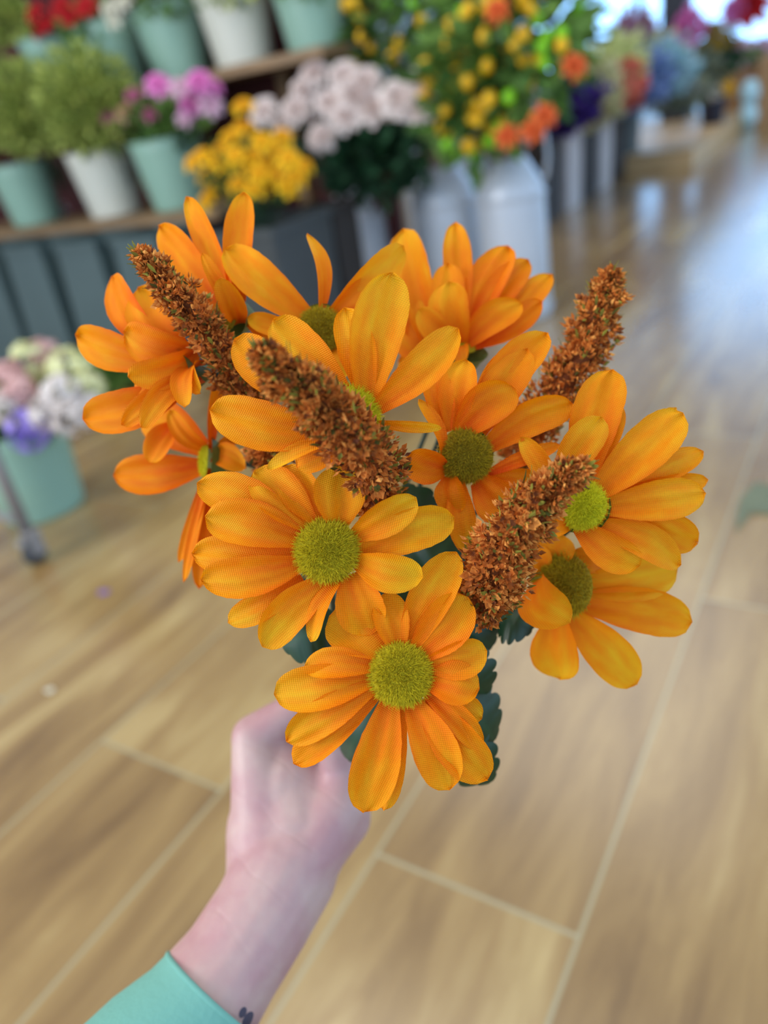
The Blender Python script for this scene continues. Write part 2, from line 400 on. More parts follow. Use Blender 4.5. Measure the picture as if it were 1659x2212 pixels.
# ---------------------------------------------------------------- churns
def churn(x, y, s, label, hang=.5):
    t = thing('milk_churn', (x, y, 0), label, 'churn', 'white metal churns')
    b = MB(); pr = [(.001, 0), (.10, 0), (.105, .01), (.105, .375), (.103, .39), (.095, .41), (.065, .46), (.056, .475), (.054, .52), (.058, .55), (.074, .575), (.076, .58), (.07, .578), (.05, .55), (.047, .50), (.001, .48)]
    b.lathe([(r * s, z * s) for r, z in pr], 48, (x, y, 0)); b.build('body', M['zinc'], t)
    for zz in (.03, .37):
        b = MB(); b.lathe([(s * (.106 + .004 * math.cos(a)), s * (zz + .006 * math.sin(a))) for a in [2 * PI * i / 8 for i in range(9)]], 48, (x, y, 0)); b.build('hoop', M['zinc'], t)
    for a0 in (hang, hang + PI):
        b = MB(); ux, uy = math.cos(a0), math.sin(a0)
        pts = [(x + ux * r * s, y + uy * r * s, z * s) for r, z in ((.06, .55), (.095, .55), (.118, .53), (.122, .47), (.115, .42), (.10, .40))]
        b.tube(pts, .006 * s, 8); b.build('handle', M['zinc'], t)
    return t
ch = []
for px, py, y, s, l in ((1112, 560, 2.62, 1.12, 'rightmost white metal churn with angular handle'), (975, 560, 2.66, 1.1, 'white metal churn between two others, below the orange bush'),
                     (800, 560, 2.72, .92, 'leftmost white churn under the pale roses')):
    p = atY(px, py, y); ch.append((churn(p.x, y, s, l, .1), p.x, y))
for c_, x_, y_ in ch[:2]:
    b = MB(); b.lathe([(.065, .535), (.075, .60), (.105, .68), (.11, .70), (.103, .695), (.070, .60), (.058, .545)], 28, (x_, y_, 0)); tag(b.build('paper_wrap', M['tissue']), 'brown paper collar in the mouth of the %s churn' % ('rightmost' if c_ is ch[0][0] else 'middle'), 'wrapping')
p = atY(865, 520, 2.95); b = MB(); b.box((p.x, 2.95, .3), (.07, .07, .6)); o = b.build('wooden_post', M['wood'], None, False); tag(o, 'brown wooden post standing between the white churns', 'post')

# ---------------------------------------------------------------- bloom builders
def frame(n):
    n = Vector(n).normalized(); a = V(0, 0, 1) if abs(n.z) < .9 else V(1, 0, 0)
    u = n.cross(a).normalized(); return n, u, n.cross(u)
def bloom_mb(c, n, r, layers, per, open0=.25, open1=1.25, seed=0, wid=1.0):
    """nested cupped petals around an axis, inner upright, outer spread"""
    rg = random.Random(seed); b = MB(); c = Vector(c); n, u, w = frame(n)
    b.ball(c + n * r * .25, r * .24, 10, 7, (1, 1, 1), (.45, .45, .45))
    for L in range(layers):
        k = L / max(1, layers - 1); el = open0 + (open1 - open0) * k; ln = r * (.55 + .45 * k); cnt = max(3, int(per * (.5 + .5 * k)))
        for i in range(cnt):
            a = 2 * PI * (i + .5 * (L % 2) + rg.uniform(-.12, .12)) / cnt; rad = u * math.cos(a) + w * math.sin(a); tan = n.cross(rad)
            pw = 2 * PI / cnt * .62 * wid; vs = []; cols = []; e = el + rg.uniform(-.1, .1); tt = rg.uniform(-.12, .12)
            for q in range(5):
                t = q / 4; ea = e * (.35 + .65 * t) + (.25 * t * t if L else 0)
                pos = c + n * (ln * t * math.cos(ea)) + rad * (ln * t * math.sin(ea) + r * .04)
                hw = pw * ln * (.35 + .65 * math.sin(PI * min(1, t * .85 + .08))) * .55 * (1 if t < 1 else .75)
                for s in (-1, -.5, 0, .5, 1):
                    lift = (n * math.sin(ea) - rad * math.cos(ea)) * (s * s * hw * .45)
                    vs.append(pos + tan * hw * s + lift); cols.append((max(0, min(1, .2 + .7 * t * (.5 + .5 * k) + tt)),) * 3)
            fs = [(q * 5 + s, q * 5 + s + 1, q * 5 + s + 6, q * 5 + s + 5) for q in range(4) for s in range(4)]
            b.add(vs, fs, None, cols)
    return b
def stem_to(root, p, rad=.0022, bow=.02, name='stem', mat=None, parent=None):
    p = Vector(p); root = Vector(root); b = MB()
    pts = [root.lerp(p, t) + V(0, 0, bow * math.sin(PI * t)) for t in [i / 6 for i in range(7)]]
    b.tube(pts, rad, 6); return b.build('stem', mat or M['stem'], parent)
def leaves_mb(c, rad, n, size, seed=0, flat=1.0, down=.0, aspect=.45):
    rg = random.Random(seed); b = MB(); c = Vector(c)
    for i in range(n):
        d = V(rg.gauss(0, 1), rg.gauss(0, 1), rg.gauss(0, 1)).normalized()
        q = rg.random() ** .45
        p = c + V(d.x * rad[0] * q, d.y * rad[1] * q, d.z * rad[2] * q)
        dr = (d + V(rg.uniform(-.7, .7), rg.uniform(-.7, .7), rg.uniform(-.3, .8) - down)).normalized()
        w = dr.cross(V(rg.uniform(-1, 1), rg.uniform(-1, 1), rg.uniform(-1, 1))).normalized(); s = size * rg.uniform(.6, 1.3)
        g = rg.random()
        b.leaf(p, p + dr * s, w, s * aspect, (g, g, g), s * .1)
    return b
def fabric(name, c0, c1, **k): M[name] = tinted(name, lin(*c0), lin(*c1), .75, .25, .1, **k)
fabric('rose', (204, 174, 164), (242, 228, 220)); fabric('yellow', (220, 140, 2), (255, 208, 10)); fabric('red', (140, 8, 14), (226, 24, 34))
fabric('white', (196, 190, 160), (240, 236, 218)); fabric('pink', (206, 84, 160), (244, 150, 214)); fabric('mauve', (150, 60, 100), (206, 110, 150))
fabric('peach', (220, 130, 120), (248, 190, 176)); fabric('palepink', (206, 150, 176), (240, 206, 220))
fabric('creamy', (206, 206, 140), (240, 238, 190)); fabric('blush', (196, 140, 136), (238, 200, 194)); fabric('lilac', (136, 112, 206), (184, 164, 244))
fabric('offwhite', (200, 188, 180), (240, 230, 224))
fabric('lightgreen', (88, 114, 34), (208, 216, 112)); fabric('midgreen', (44, 84, 26), (124, 162, 72)); fabric('deepgreen', (12, 40, 24), (44, 92, 54))
fabric('purple', (44, 22, 104), (84, 56, 150)); fabric('palecream', (196, 190, 140), (232, 228, 184)); fabric('salmon', (206, 96, 84), (240, 150, 128))
fabric('blue', (96, 120, 176), (158, 182, 222)); fabric('paleyellow', (206, 212, 130), (246, 248, 186)); fabric('dusty', (150, 92, 120), (206, 160, 184))
fabric('olive', (84, 70, 16), (172, 142, 40)); fabric('apricot', (232, 150, 50), (252, 200, 120)); fabric('skyblue', (140, 190, 200), (200, 226, 232))
fabric('greygreen', (90, 96, 76), (150, 156, 130)); fabric('orangered', (190, 60, 14), (244, 120, 50)); fabric('burgundy', (70, 12, 26), (130, 30, 50))
M['kumquat'] = pbr('orange_fruit', lin(236, 180, 14), .35, 0, .12, 25); M['lime'] = pbr('green_fruit', lin(136, 206, 20), .3, 0, .1, 25)
M['bark'] = pbr('brown_bark', lin(84, 60, 40), .8)

def flower(name, px, py, y, r, mat, root, label, cat, group, layers=4, per=7, o0=.25, o1=1.3, face=None, leafy=0, wid=1.0, stemm=None):
    p = atY(px, py, y) if not isinstance(px, Vector) else px
    t = thing(name, p, label, cat, group)
    n = face or ((p - Vector(root)).normalized() * .8 + (CAM - p).normalized() * .55 + V(rnd(-.25, .25), rnd(-.25, .25), .3))
    bm = bloom_mb(p - Vector(n).normalized() * r * .4, n, r, layers, per, o0, o1, random.randint(0, 9999), wid)
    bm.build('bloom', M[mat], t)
    stem_to(root, p - Vector(n).normalized() * r * .4, .0024, .01, parent=t)
    if leafy:
        lb = leaves_mb(Vector(root).lerp(p, .6), (.05, .05, .06), leafy, .06, random.randint(0, 999)); lb.build('leaf_cluster', M['deepgreen'], t)
    return t
# pale roses above the leftmost churn
rx, ry = ch[2][1], ch[2][2]
roses = [(678, 152, 'topmost left pale rose, set apart above the others'), (742, 158, 'pale rose right of the topmost one'), (790, 172, 'pale rose behind the top of the bunch'),
 (566, 236, 'leftmost pale rose beside the yellow blossoms'), (640, 232, 'pale rose second from the left edge of the bunch'), (610, 262, 'pale rose low on the left side of the bunch'),
 (694, 292, 'lowest pale rose hanging over the dark leaves'), (712, 218, 'pale rose in the upper middle of the bunch'), (745, 248, 'pale rose in the lower middle of the bunch'),
 (806, 226, 'largest pale rose facing the viewer in the bunch centre'), (862, 208, 'pale rose right of the largest one'), (915, 176, 'topmost pale rose at the right end of the bunch'),
 (902, 232, 'rightmost pale rose near the orange fruits'), (660, 190, 'pale rose just below the topmost left one'), (770, 200, 'pale rose above the largest one')]
for i, (px, py, l) in enumerate(roses):
    flower('rose', px, py, 2.34 + (.06 if py < 200 else 0) + rnd(-.03, .03), .066 if 'largest' in l else .055, 'rose', (rx, ry, .45), l, 'rose', 'pale roses above the churn', 6, 7, .1, 1.25, leafy=9, wid=1.35)
b = leaves_mb(atY(800, 350, 2.45), (.19, .12, .12), 340, .07, 5, aspect=.55)
o = b.build('rose_foliage', M['deepgreen']); tag(o, 'mass of dark green leaves under the pale roses', 'foliage', kind='stuff')
# yellow blossoms
yx = atY(555, 470, 2.0)
ypts = [(432, 332), (440, 372), (452, 410), (500, 288), (524, 268), (545, 330), (566, 298), (596, 318), (560, 370), (512, 392), (484, 352), (602, 372), (640, 378), (548, 404), (622, 338), (524, 222),
        (470, 388), (590, 400), (480, 312), (505, 330), (655, 352), (530, 352), (462, 340), (610, 290), (575, 345), (415, 345), (500, 415), (625, 400), (440, 430)]
yrow = ['top of the cluster', 'upper left', 'upper right', 'lower left', 'lower right']
def zone(px, py): return ('upper' if py < 315 else 'middle' if py < 365 else 'lower') + (' left' if px < 490 else ' centre' if px < 580 else ' right')
names = {}
for z_ in set(zone(*q) for q in ypts):
    left = [q for q in ypts if zone(*q) == z_]
    for word, key in (('topmost', lambda q: q[1]), ('lowest', lambda q: -q[1]), ('leftmost', lambda q: q[0]), ('rightmost', lambda q: -q[0]), ('innermost', lambda q: 0)):
        if left:
            q = min(left, key=key); left.remove(q); names[q] = word
for i, (px, py) in enumerate(ypts):
    wh = ('upper' if py < 315 else 'middle' if py < 365 else 'lower') + (' left' if px < 490 else ' centre' if px < 580 else ' right')
    flower('yellow_blossom', px, py, 1.95 + rnd(-.05, .08), .036, 'yellow', (yx.x + rnd(-.04, .04), 2.02, .42), '%s golden yellow blossom in the %s of the clump above the wide slate planter' % (names[(px, py)], wh), 'flower',
           'yellow blossoms in the slate planter', 3, 6, .5, 1.45, wid=1.1)
b = leaves_mb(atY(540, 375, 2.05), (.16, .08, .09), 160, .05, 9); tag(b.build('blossom_foliage', M['midgreen']), 'green leaves among the yellow blossoms', 'foliage', kind='stuff')
# light green fillers on the lower shelf
for nm, px, py, rad, l in (('foliage_bush', 50, 235, (.24, .15, .17), 'light green airy foliage above the leftmost lower bucket'), ('foliage_bush', 190, 220, (.23, .16, .18), 'light green airy foliage rising from the cream lower bucket')):
    c = atY(px, py, 2.25); t = thing(nm, (c.x, 2.33, LZ + .1), l, 'foliage')
    leaves_mb(c, rad, 2200, .028, int(px), aspect=.6).build('leaf_mass', M['lightgreen'], t)
    bb = MB()
    for k in range(16):
        a = rnd(0, 6.28); q = V(math.cos(a) * rad[0] * .8, math.sin(a) * rad[1] * .8, rnd(-.05, rad[2] * .9)); bb.tube([(c.x, 2.33, LZ + .1), Vector((c.x, 2.3, LZ + .2)).lerp(c + q, .5), c + q], .0018, 5)
    bb.build('stem_bundle', M['stem'], t)
# pink mix on the lower shelf
pr = (BU[7].location.x, 2.33, LZ + .1)
for px, py, m, r, l in [(340, 178, 'pink', .048, 'bright pink bloom, left one of the top pair'), (430, 170, 'pink', .046, 'bright pink bloom, right one of the top pair'), (412, 222, 'pink', .044, 'bright pink bloom low on the right side'),
    (284, 200, 'mauve', .032, 'small mauve bloom left of the bright pink ones'), (232, 246, 'mauve', .034, 'mauve bloom at the far left of the pink mix'), (268, 240, 'peach', .042, 'peach bloom beside the leftmost mauve one'),
    (322, 242, 'mauve', .032, 'mauve bloom below the bright pink pair'), (385, 185, 'palepink', .036, 'pale pink bloom between the bright pink pair'), (455, 222, 'palepink', .044, 'pale pink bloom at the right end of the mix'),
    (246, 276, 'peach', .030, 'peach bloom hanging lowest on the left'), (400, 255, 'palepink', .030, 'pale pink bloom hanging lowest on the right'), (462, 185, 'pink', .034, 'bright pink bloom nearest the shelf edge')]:
    flower('pink_bloom', px, py, 2.2 + rnd(-.03, .05), r, m, pr, l, 'flower', None, 4, 7, .2, 1.4, wid=1.2)
b = leaves_mb(atY(355, 265, 2.3), (.16, .1, .09), 300, .045, 3); tag(b.build('bloom_foliage', M['midgreen']), 'green leaves under the pink blooms', 'foliage', kind='stuff')
# top shelf contents
rr = (BU[1].location.x, 2.57, UZ + .1)
for px, py, l in [(70, 22, 'red bloom at the left edge of the red clump'), (100, 45, 'red bloom lowest in the red clump'), (128, 8, 'red bloom at the top of the red clump'), (150, 30, 'red bloom in the middle of the red clump'), (182, 8, 'red bloom at the right of the red clump'), (78, 58, 'red bloom hanging at the lower left of the red clump')]:
    flower('red_bloom', px, py, 2.42 + rnd(-.03, .03), .045, 'red', rr, l, 'flower', 'red blooms on the upper shelf', 5, 8, .2, 1.35, wid=1.2)
wr = (BU[2].location.x, 2.57, UZ + .1)
for px, py, l in [(232, 14, 'upper white bloom left of the mint bucket'), (244, 42, 'lower white bloom left of the mint bucket'), (262, 2, 'white bloom cut by the top edge of the photo')]:
    flower('white_bloom', px, py, 2.40, .036, 'white', wr, l, 'flower', 'white blooms on the upper shelf', 4, 7, .2, 1.35, wid=1.2)
for i, (px, py, m, n, l) in enumerate([(15, 45, 'lightgreen', 400, 'green foliage above the leftmost upper bucket'), (190, 50, 'midgreen', 260, 'green leaves under the red blooms'), (350, -15, 'midgreen', 260, 'green leaves in the upper bucket left of the cream one'),
                                 (490, -40, 'lightgreen', 260, 'foliage in the upper cream bucket'), (655, -60, 'midgreen', 200, 'foliage in the rightmost upper bucket')]):
    c = atY(px, py, 2.5); leaves = leaves_mb(c, (.12, .09, .08), n, .04, i + 40); o = leaves.build('foliage', M[m]); tag(o, l, 'foliage', kind='stuff')
# small things glimpsed between the lower buckets
for px, py, m, l in ((112, 370, 'burgundy', 'dark red bloom glimpsed between the two left lower buckets'), (128, 452, 'offwhite', 'pale bloom low between the two left lower buckets'), (295, 388, 'creamy', 'cream bloom glimpsed between cream and mint lower buckets')):
    q = atY(px, py, 2.45); flower('glimpsed_bloom', q, 0, 0, .04, m, (q.x, 2.5, .53), l, 'flower', None, 4, 7)

# ---------------------------------------------------------------- fruiting bushes
def bush(cpx, cpy, y, rad, nf, nl, root, label, seed, lime=.2):
    c = atY(cpx, cpy, y); t = thing('fruiting_bush', (root[0], root[1], root[2]), label, 'plant')
    leaves_mb(c, rad, nl, .075, seed, aspect=.42).build('leaf_mass', M['midgreen'], t)
    bb = MB(); rg = random.Random(seed)
    for k in range(14):
        d = V(rg.gauss(0, 1), rg.gauss(0, 1), rg.gauss(0, 1)).normalized(); q = c + V(d.x * rad[0] * .8, d.y * rad[1] * .8, d.z * rad[2] * .8)
        bb.tube([root, Vector(root).lerp(c, .5), q], [.006, .005, .002], 6)
    bb.build('branches', M['bark'], t)
    
    for k in range(nf):
        d = V(rg.gauss(0, 1), rg.gauss(0, 1), rg.gauss(0, 1)).normalized()
        if d.y > .25: d.y = -d.y
        q = rg.uniform(.75, 1.02); pos = c + V(d.x * rad[0] * q, d.y * rad[1] * q, d.z * rad[2] * q)
        f = MB(); f.ball(pos, .019 * rg.uniform(.8, 1.15), 12, 8, (1, 1, 1.12)); isl = rg.random() < lime
        o = f.build('fruit', M['lime' if isl else 'kumquat'], t)
        if isl: o['label'] = 'green unripe fruit'
for a in ((850, 40, 2.70, (.24, .16, .22), 44, 520, (ch[1][1], ch[1][2], .5), 'bush with orange fruits behind the pale roses', 11),
          (1015, 195, 2.45, (.15, .14, .205), 52, 420, (ch[1][1], ch[1][2] - .02, .5), 'bush with orange fruits spilling right of the pale roses', 12),
          (1110, 70, 2.45, (.23, .2, .225), 48, 640, (ch[0][1], ch[0][2], .5), 'tallest leafy bush with orange and green fruits, above the rightmost churn', 13)):
    bush(*a)
for px, py, l in ((1095, 292, 'orange berry cluster left above the rightmost churn'), (1152, 280, 'orange berry cluster right above the rightmost churn'), (1178, 248, 'orange berry cluster nearest the dark planter'), (1243, 140, 'orange bloom at the right tip of the tall bush'), (1075, 18, 'orange bloom near the top of the tall bush')):
    flower('orange_bloom', px, py, 2.2, .036, 'orangered', (ch[0][1], ch[0][2], .52), l, 'flower', None, 4, 7, .2, 1.3)

# ---------------------------------------------------------------- right-hand row receding along the aisle
PX = -1.72
def tall(px, py, y, mat, label, w=.24, wd=None, h=.53):
    square_planter(PX, y, h, w, w * .86, M[mat], label, group=None)
row = [(4.42, 'dark', 'nearest dark planter of the row along the aisle'), (4.78, 'grayp', 'pale grey planter under the purple bunch'), (5.10, 'dark', 'dark planter between the two pale grey ones'),
       (5.42, 'grayp', 'pale grey planter under the salmon bunch'), (5.76, 'dark', 'dark planter at far end of the aisle row'), (6.13, 'slate', 'grey planter on the plinth under the blue bunch')]
for y, m, l in row: square_planter(PX, y, .55 if y < 6 else .43, .29, .25, M[m], l, z=0 if y < 6 else .12)
def spray(tip, root, rad, n, mat, label, name='flower_spray', blade=.05, seed=0, cat='flower bunch'):
    """bunch of thin upright flower spikes fanning out from a planter"""
    rg = random.Random(seed); tip = Vector(tip); root = Vector(root); t = thing(name, root, label, cat)
    b = MB(); st = MB(); ax = (tip - root); L = ax.length; a, u, w = frame(ax)
    for k in range(n):
        th = rg.uniform(0, 2 * PI); q = rg.random() ** .5
        e = tip + (u * math.cos(th) + w * math.sin(th)) * rad * q + a * rg.uniform(-.18, .06) * L; s = root + (e - tip) * .15
        st.tube([s, s.lerp(e, .55) + V(0, 0, .01), e], .0022, 4)
        for j in range(26):
            f = rg.uniform(.42, 1.0); pos = s.lerp(e, f); dr = ((e - s).normalized() + V(rg.gauss(0, .6), rg.gauss(0, .6), rg.gauss(0, .6))).normalized(); g = rg.random()
            b.leaf(pos, pos + dr * blade * rg.uniform(.5, 1.1), dr.cross(V(rg.random(), rg.random(), rg.random())), blade * .4, (g, g, g), .003)
    b.build('bloom_spikes', M[mat], t); st.build('stem_bundle', M['stem'], t); return t
for i, (px, py, yt, yr, rad, mat, label) in enumerate([
    (1262, 195, 4.25, 4.45, .13, 'purple', 'deep purple spray leaning left over the dark planter'),
    (1315, 185, 4.65, 4.85, .13, 'palecream', 'cream spray right of the purple one'),
    (1362, 165, 4.95, 5.15, .12, 'salmon', 'salmon pink spray between cream and blue ones'),
    (1425, 155, 5.35, 5.5, .17, 'blue', 'powder blue spray near the far end of the row'),
    (1470, 125, 5.8, 5.9, .17, 'skyblue', 'pale sky blue spray behind the powder blue one'),
    (1322, 92, 5.1, 5.2, .25, 'paleyellow', 'large pale yellow-green spray above the cream one'),
    (1438, 85, 6.0, 5.9, .18, 'paleyellow', 'smaller pale yellow-green spray above the blue ones'),
    (1385, 45, 6.0, 5.7, .17, 'dusty', 'dusty pink foliage spray standing tall behind the yellow-green one'),
    (1500, 40, 7.2, 7.0, .10, 'pink', 'bright pink spray right of the dark pillar')]):
    p = atY(px, py, yt); spray(p, (PX + (.0 if i < 7 else -.05), yr, .4), rad, 44, mat, label, seed=i + 3, blade=.075)
b = leaves_mb(atY(1480, 175, 6.2), (.22, .2, .16), 300, .08, 77); tag(b.build('dried_foliage', M['greygreen']), 'grey-green dried foliage hanging beside the blue sprays', 'foliage', kind='stuff')
# low plinth with far bucket and boxes
pa = atZ(1385, 350, .09); b = MB(); b.box((-1.72, 7.2, .06), (1.12, 2.5, .12)); tag(b.build('low_plinth', M['plinth'], None, False), 'low pale wooden plinth at far end of the aisle', 'plinth')
def onp(px, py, z=.12): return atZ(px, py, z)
q = onp(1538, 268); t = bucket('flower_bucket', q.x, q.y, .12, .11, .25, M['navy'], 'navy blue bucket standing on the far plinth')
b = leaves_mb(atY(1543, 135, q.y), (.17, .17, .14), 330, .07, 21); tag(b.build('dark_shrub', M['deepgreen']), 'dark green shrub above the navy bucket', 'plant', kind='stuff')
tq = thing('chrysanthemum_clump', (q.x, q.y, .46), 'olive gold flower clump topping the dark shrub at far right', 'flower bunch')
bb = MB()
for k in range(30):
    a = rnd(0, 6.28); rr_ = rnd(.0, .3); rr_ *= .6; qc = atY(1545, 62, q.y); cpos = qc + V(math.cos(a) * rr_, math.sin(a) * rr_, -rr_ * .5 + rnd(-.07, .07)); m2 = bloom_mb(cpos, V(rnd(-.6, .6), rnd(-1, .2), .9), .06, 3, 8, .3, 1.3, k)
    bb.add(m2.v, m2.f, None, m2.c)
bb.build('blooms', M['olive'], tq); bb = MB(); bb.tube([(q.x, q.y, .2), qc], .01); bb.build('stem', M['stem'], tq)
for px, py, m, l in ((1520, 172, 'apricot', 'apricot bloom left above the navy bucket'), (1575, 188, 'yellow', 'yellow-orange bloom right above the navy bucket'), (1545, 200, 'offwhite', 'white bloom between the two orange ones'), (1550, 165, 'apricot', 'apricot bloom at the top above the navy bucket'), (1505, 140, 'purple', 'violet bloom left of the dark shrub')):
    flower('far_bloom', px, py, q.y - .12, .055, m, (q.x, q.y, .4), l, 'flower', None, 4, 7)
def carton(px, py, y, w, d, h, mat, label, name='cardboard_box'):
    p = atZ(px, py, 0); t = thing(name, (p.x, p.y, 0), label, 'box')
    b = MB(); b.box((p.x, p.y, h / 2), (w, d, h), .12); b.build('body', M[mat], t, False)
    b = MB()
    for s in (-1, 1):
        c, s2 = math.cos(.12), math.sin(.12); b.box((p.x + s * w * .25 * c, p.y + s * w * .25 * s2, h + .006), (w * .48, d, .01), .12)
    b.build('flap', M['red' if 'red' in label else mat], t, False); return p
carton(1598, 264, 0, .40, .3, .42, 'cardboard', 'cardboard box with a red lid behind the navy bucket')
carton(1690, 262, 0, .42, .4, .52, 'cardboard', 'taller cardboard box cut by the right edge of the photo')
p = atZ(1634, 262, 0); t = thing('window_blur_pair', (p.x, p.y - .45, 0), 'pale blue double-bellied plastic canister before the red-lidded box', 'container')  # two balls shaped and coloured after bright out-of-focus window light
for k, zz in enumerate((.10, .27)):
    b = MB(); b.ball((p.x, p.y - .45, zz), .10, 20, 12, (.85, .85, 1.1)); b.build('blur_ball', M['window_blur'], t)
for px, py, r, m, l in ((1620, 8, .22, 'red_f', 'large bright red bloom at the top right corner'), (1590, 20, .16, 'pink', 'pink bloom beside the bright red one at top right'), (1648, 120, .18, 'palepink', 'pale pink bloom above the taller cardboard box'), (1600, 112, .15, 'palepink', 'pale pink bloom above the red-lidded box')):
    pp = atY(px, py, 9.6); flower('far_bloom', pp, 0, 0, r, 'red' if m == 'red_f' else m, (pp.x, pp.y + .2, .9 if py < 60 else .55), l, 'flower', None, 5, 8, .2, 1.3)
pp = atY(1615, 25, 9.9)
b = MB(); b.box((pp.x, 9.95, .46), (1.6, .5, .05)); b.box((pp.x - .7, 9.95, .22), (.05, .45, .44)); b.box((pp.x + .7, 9.95, .22), (.05, .45, .44)); 
tag(b.build('side_table', M['wood'], None, False), 'wooden table behind the far boxes under the pale pink blooms', 'table')
b = leaves_mb(atY(1615, 132, 8.6), (.16, .15, .08), 120, .07, 31); tag(b.build('far_foliage', M['midgreen']), 'mid green leaves between dark shrub and cardboard boxes', 'foliage', kind='stuff')

# ---------------------------------------------------------------- bucket of mixed hydrangeas on the floor
fb = atZ(98, 1095)
bucket('flower_bucket', fb.x, fb.y, 0, .122, .232, M['teal'], 'mint bucket of pastel hydrangeas standing on the floor at left', taper=.82)
def hydrangea(px, py, y, r, mat, label, dy=0):
    c = atY(px, py, y); t = thing('hydrangea_head', c, label, 'flower'); b = MB(); rg = random.Random(px * 7 + py)
    for k in range(60):
        d = V(rg.gauss(0, 1), rg.gauss(0, 1), rg.gauss(0, 1) + .3).normalized(); p = c + d * r * rg.uniform(.85, 1.05); n, u, w = frame(d + V(rg.uniform(-.3, .3), rg.uniform(-.3, .3), 0)); s = r * .30; a0 = rg.uniform(0, 1.5)
        for j in range(4):
            a = a0 + j * PI / 2; dr = u * math.cos(a) + w * math.sin(a); g = .3 + .7 * rg.random(); b.leaf(p, p + dr * s + n * s * .2, dr.cross(n), s * .95, (g * .5, g * .5, g * .5) if j == 9 else (g, g, g), .001, n)
    b.build('floret_ball', M[mat], t); stem_to((fb.x, fb.y, .12), c, .003, .01, parent=t)
    return t
for px, py, y, r, m, l in [(62, 782, 1.0, .040, 'creamy', 'cream-green hydrangea head at the back left of the floor bucket'), (96, 770, 1.04, .036, 'blush', 'blush hydrangea head at the back of the floor bucket'), (25, 822, .95, .042, 'blush', 'blush hydrangea head cut close to the left edge'),
    (150, 800, 1.02, .045, 'creamy', 'cream hydrangea head right of the blush one'), (185, 838, 1.0, .040, 'creamy', 'cream hydrangea head at right of the floor bucket'), (135, 858, .94, .042, 'offwhite', 'pinkish white hydrangea head in the middle'), (185, 885, .95, .036, 'offwhite', 'pinkish white hydrangea head at the right rim'),
    (100, 895, .90, .034, 'offwhite', 'white hydrangea head above the lilac one'), (62, 930, .88, .042, 'lilac', 'lilac hydrangea head hanging over the bucket rim'), (15, 885, .9, .036, 'offwhite', 'white hydrangea head touching the left edge'), (150, 905, .91, .034, 'offwhite', 'small white hydrangea head low over the rim'), (45, 850, .93, .034, 'blush', 'small blush hydrangea head left of the gap')]:
    hydrangea(px, py, y, r, m, l)
b = leaves_mb(V(fb.x, fb.y, .27), (.10, .10, .05), 260, .05, 61); tag(b.build('hydrangea_leaves', M['midgreen']), 'green leaves among the hydrangea heads in the floor bucket', 'foliage', kind='stuff')
b = leaves_mb(atZ(235, 805, .06), (.12, .10, .05), 260, .06, 71); tag(b.build('low_foliage', M['midgreen']), 'low dark green foliage on floor behind the pastel bucket', 'foliage', kind='stuff')
# rolling rack leg with caster
cp = atZ(90, 1208, 0); t = thing('rolling_rack', (cp.x, cp.y, 0), 'grey steel rolling rack with one caster, in front of the pastel bucket', 'rack')
top = atY(2, 950, cp.y)
b = MB(); 
for dx in (0, -.9):
    b = MB(); b.tube([(cp.x - .01 + dx, cp.y + .0, .075), (cp.x - .01 + dx, cp.y, .40)], .014, 12); b.build('upright', M['steel'], t)
b = MB(); b.tube([(cp.x - .01, cp.y, .10), (cp.x - .91, cp.y, .10)], .008, 10); b.build('crossbar', M['steel'], t)
b = MB(); b.tube([(cp.x - .01, cp.y, .39), (cp.x - .91, cp.y, .39)], .009, 10); b.build('crossbar', M['steel'], t)
for dx in (0, -.9):
    b = MB(); mt = Matrix.Rotation(PI / 2, 3, 'Y'); b.lathe([(.001, -.011), (.024, -.011), (.027, -.007), (.027, .007), (.024, .011), (.001, .011)], 28, (cp.x + dx + .006, cp.y - .012, .027), mt)
    w = b.build('caster_wheel', M['rubber'], t)
    b = MB(); b.lathe([(.001, -.0135), (.010, -.0135), (.010, .0135), (.001, .0135)], 16, (cp.x + dx + .006, cp.y - .012, .027), mt); b.build('hub', M['steel'], w)
    b = MB(); b.box((cp.x + dx - .008, cp.y - .006, .048), (.004, .03, .05)); b.box((cp.x + dx + .020, cp.y - .006, .048), (.004, .03, .05)); b.box((cp.x + dx + .006, cp.y - .003, .073), (.034, .034, .006)); b.tube([(cp.x + dx - .028, cp.y - .02, .045), (cp.x + dx - .006, cp.y - .006, .05)], .009, 10); b.build('caster_fork', M['steel'], t, False)
# litter on the floor
def scrap(name, px, py, s, mat, label, seed):
    rg = random.Random(seed); c = atZ(px, py, .001); b = MB(); vs = [c + V(0, 0, .003)]; n = 12
    for k in range(n):
        a = 2 * PI * k / n; r = s * rg.uniform(.7, 1.1); vs.append(c + V(math.cos(a) * r, math.sin(a) * r * .7, rg.uniform(0, .003)))
    b.add(vs, [(0, 1 + k, 1 + (k + 1) % n) for k in range(n)]); tag(b.build(name, M[mat]), label, 'litter')
M['lilacpetal'] = pbr('lilac_petal', lin(120, 92, 150), .7)
scrap('fallen_petal', 224, 1280, .016, 'lilacpetal', 'small purple petal lying on the wooden floor', 1); scrap('paper_scrap', 108, 1492, .010, 'white', 'tiny white scrap on the wooden floor at left', 2)
c = atZ(1650, 1085, .002)
b = MB(); g1 = [(1600, 1075), (1632, 1040), (1690, 1055), (1690, 1112), (1622, 1108), (1588, 1150), (1592, 1108)]
vs = [atZ(px, py, .0015) for px, py in g1] + [atZ(px, py, .003) for px, py in g1]; n = len(g1)
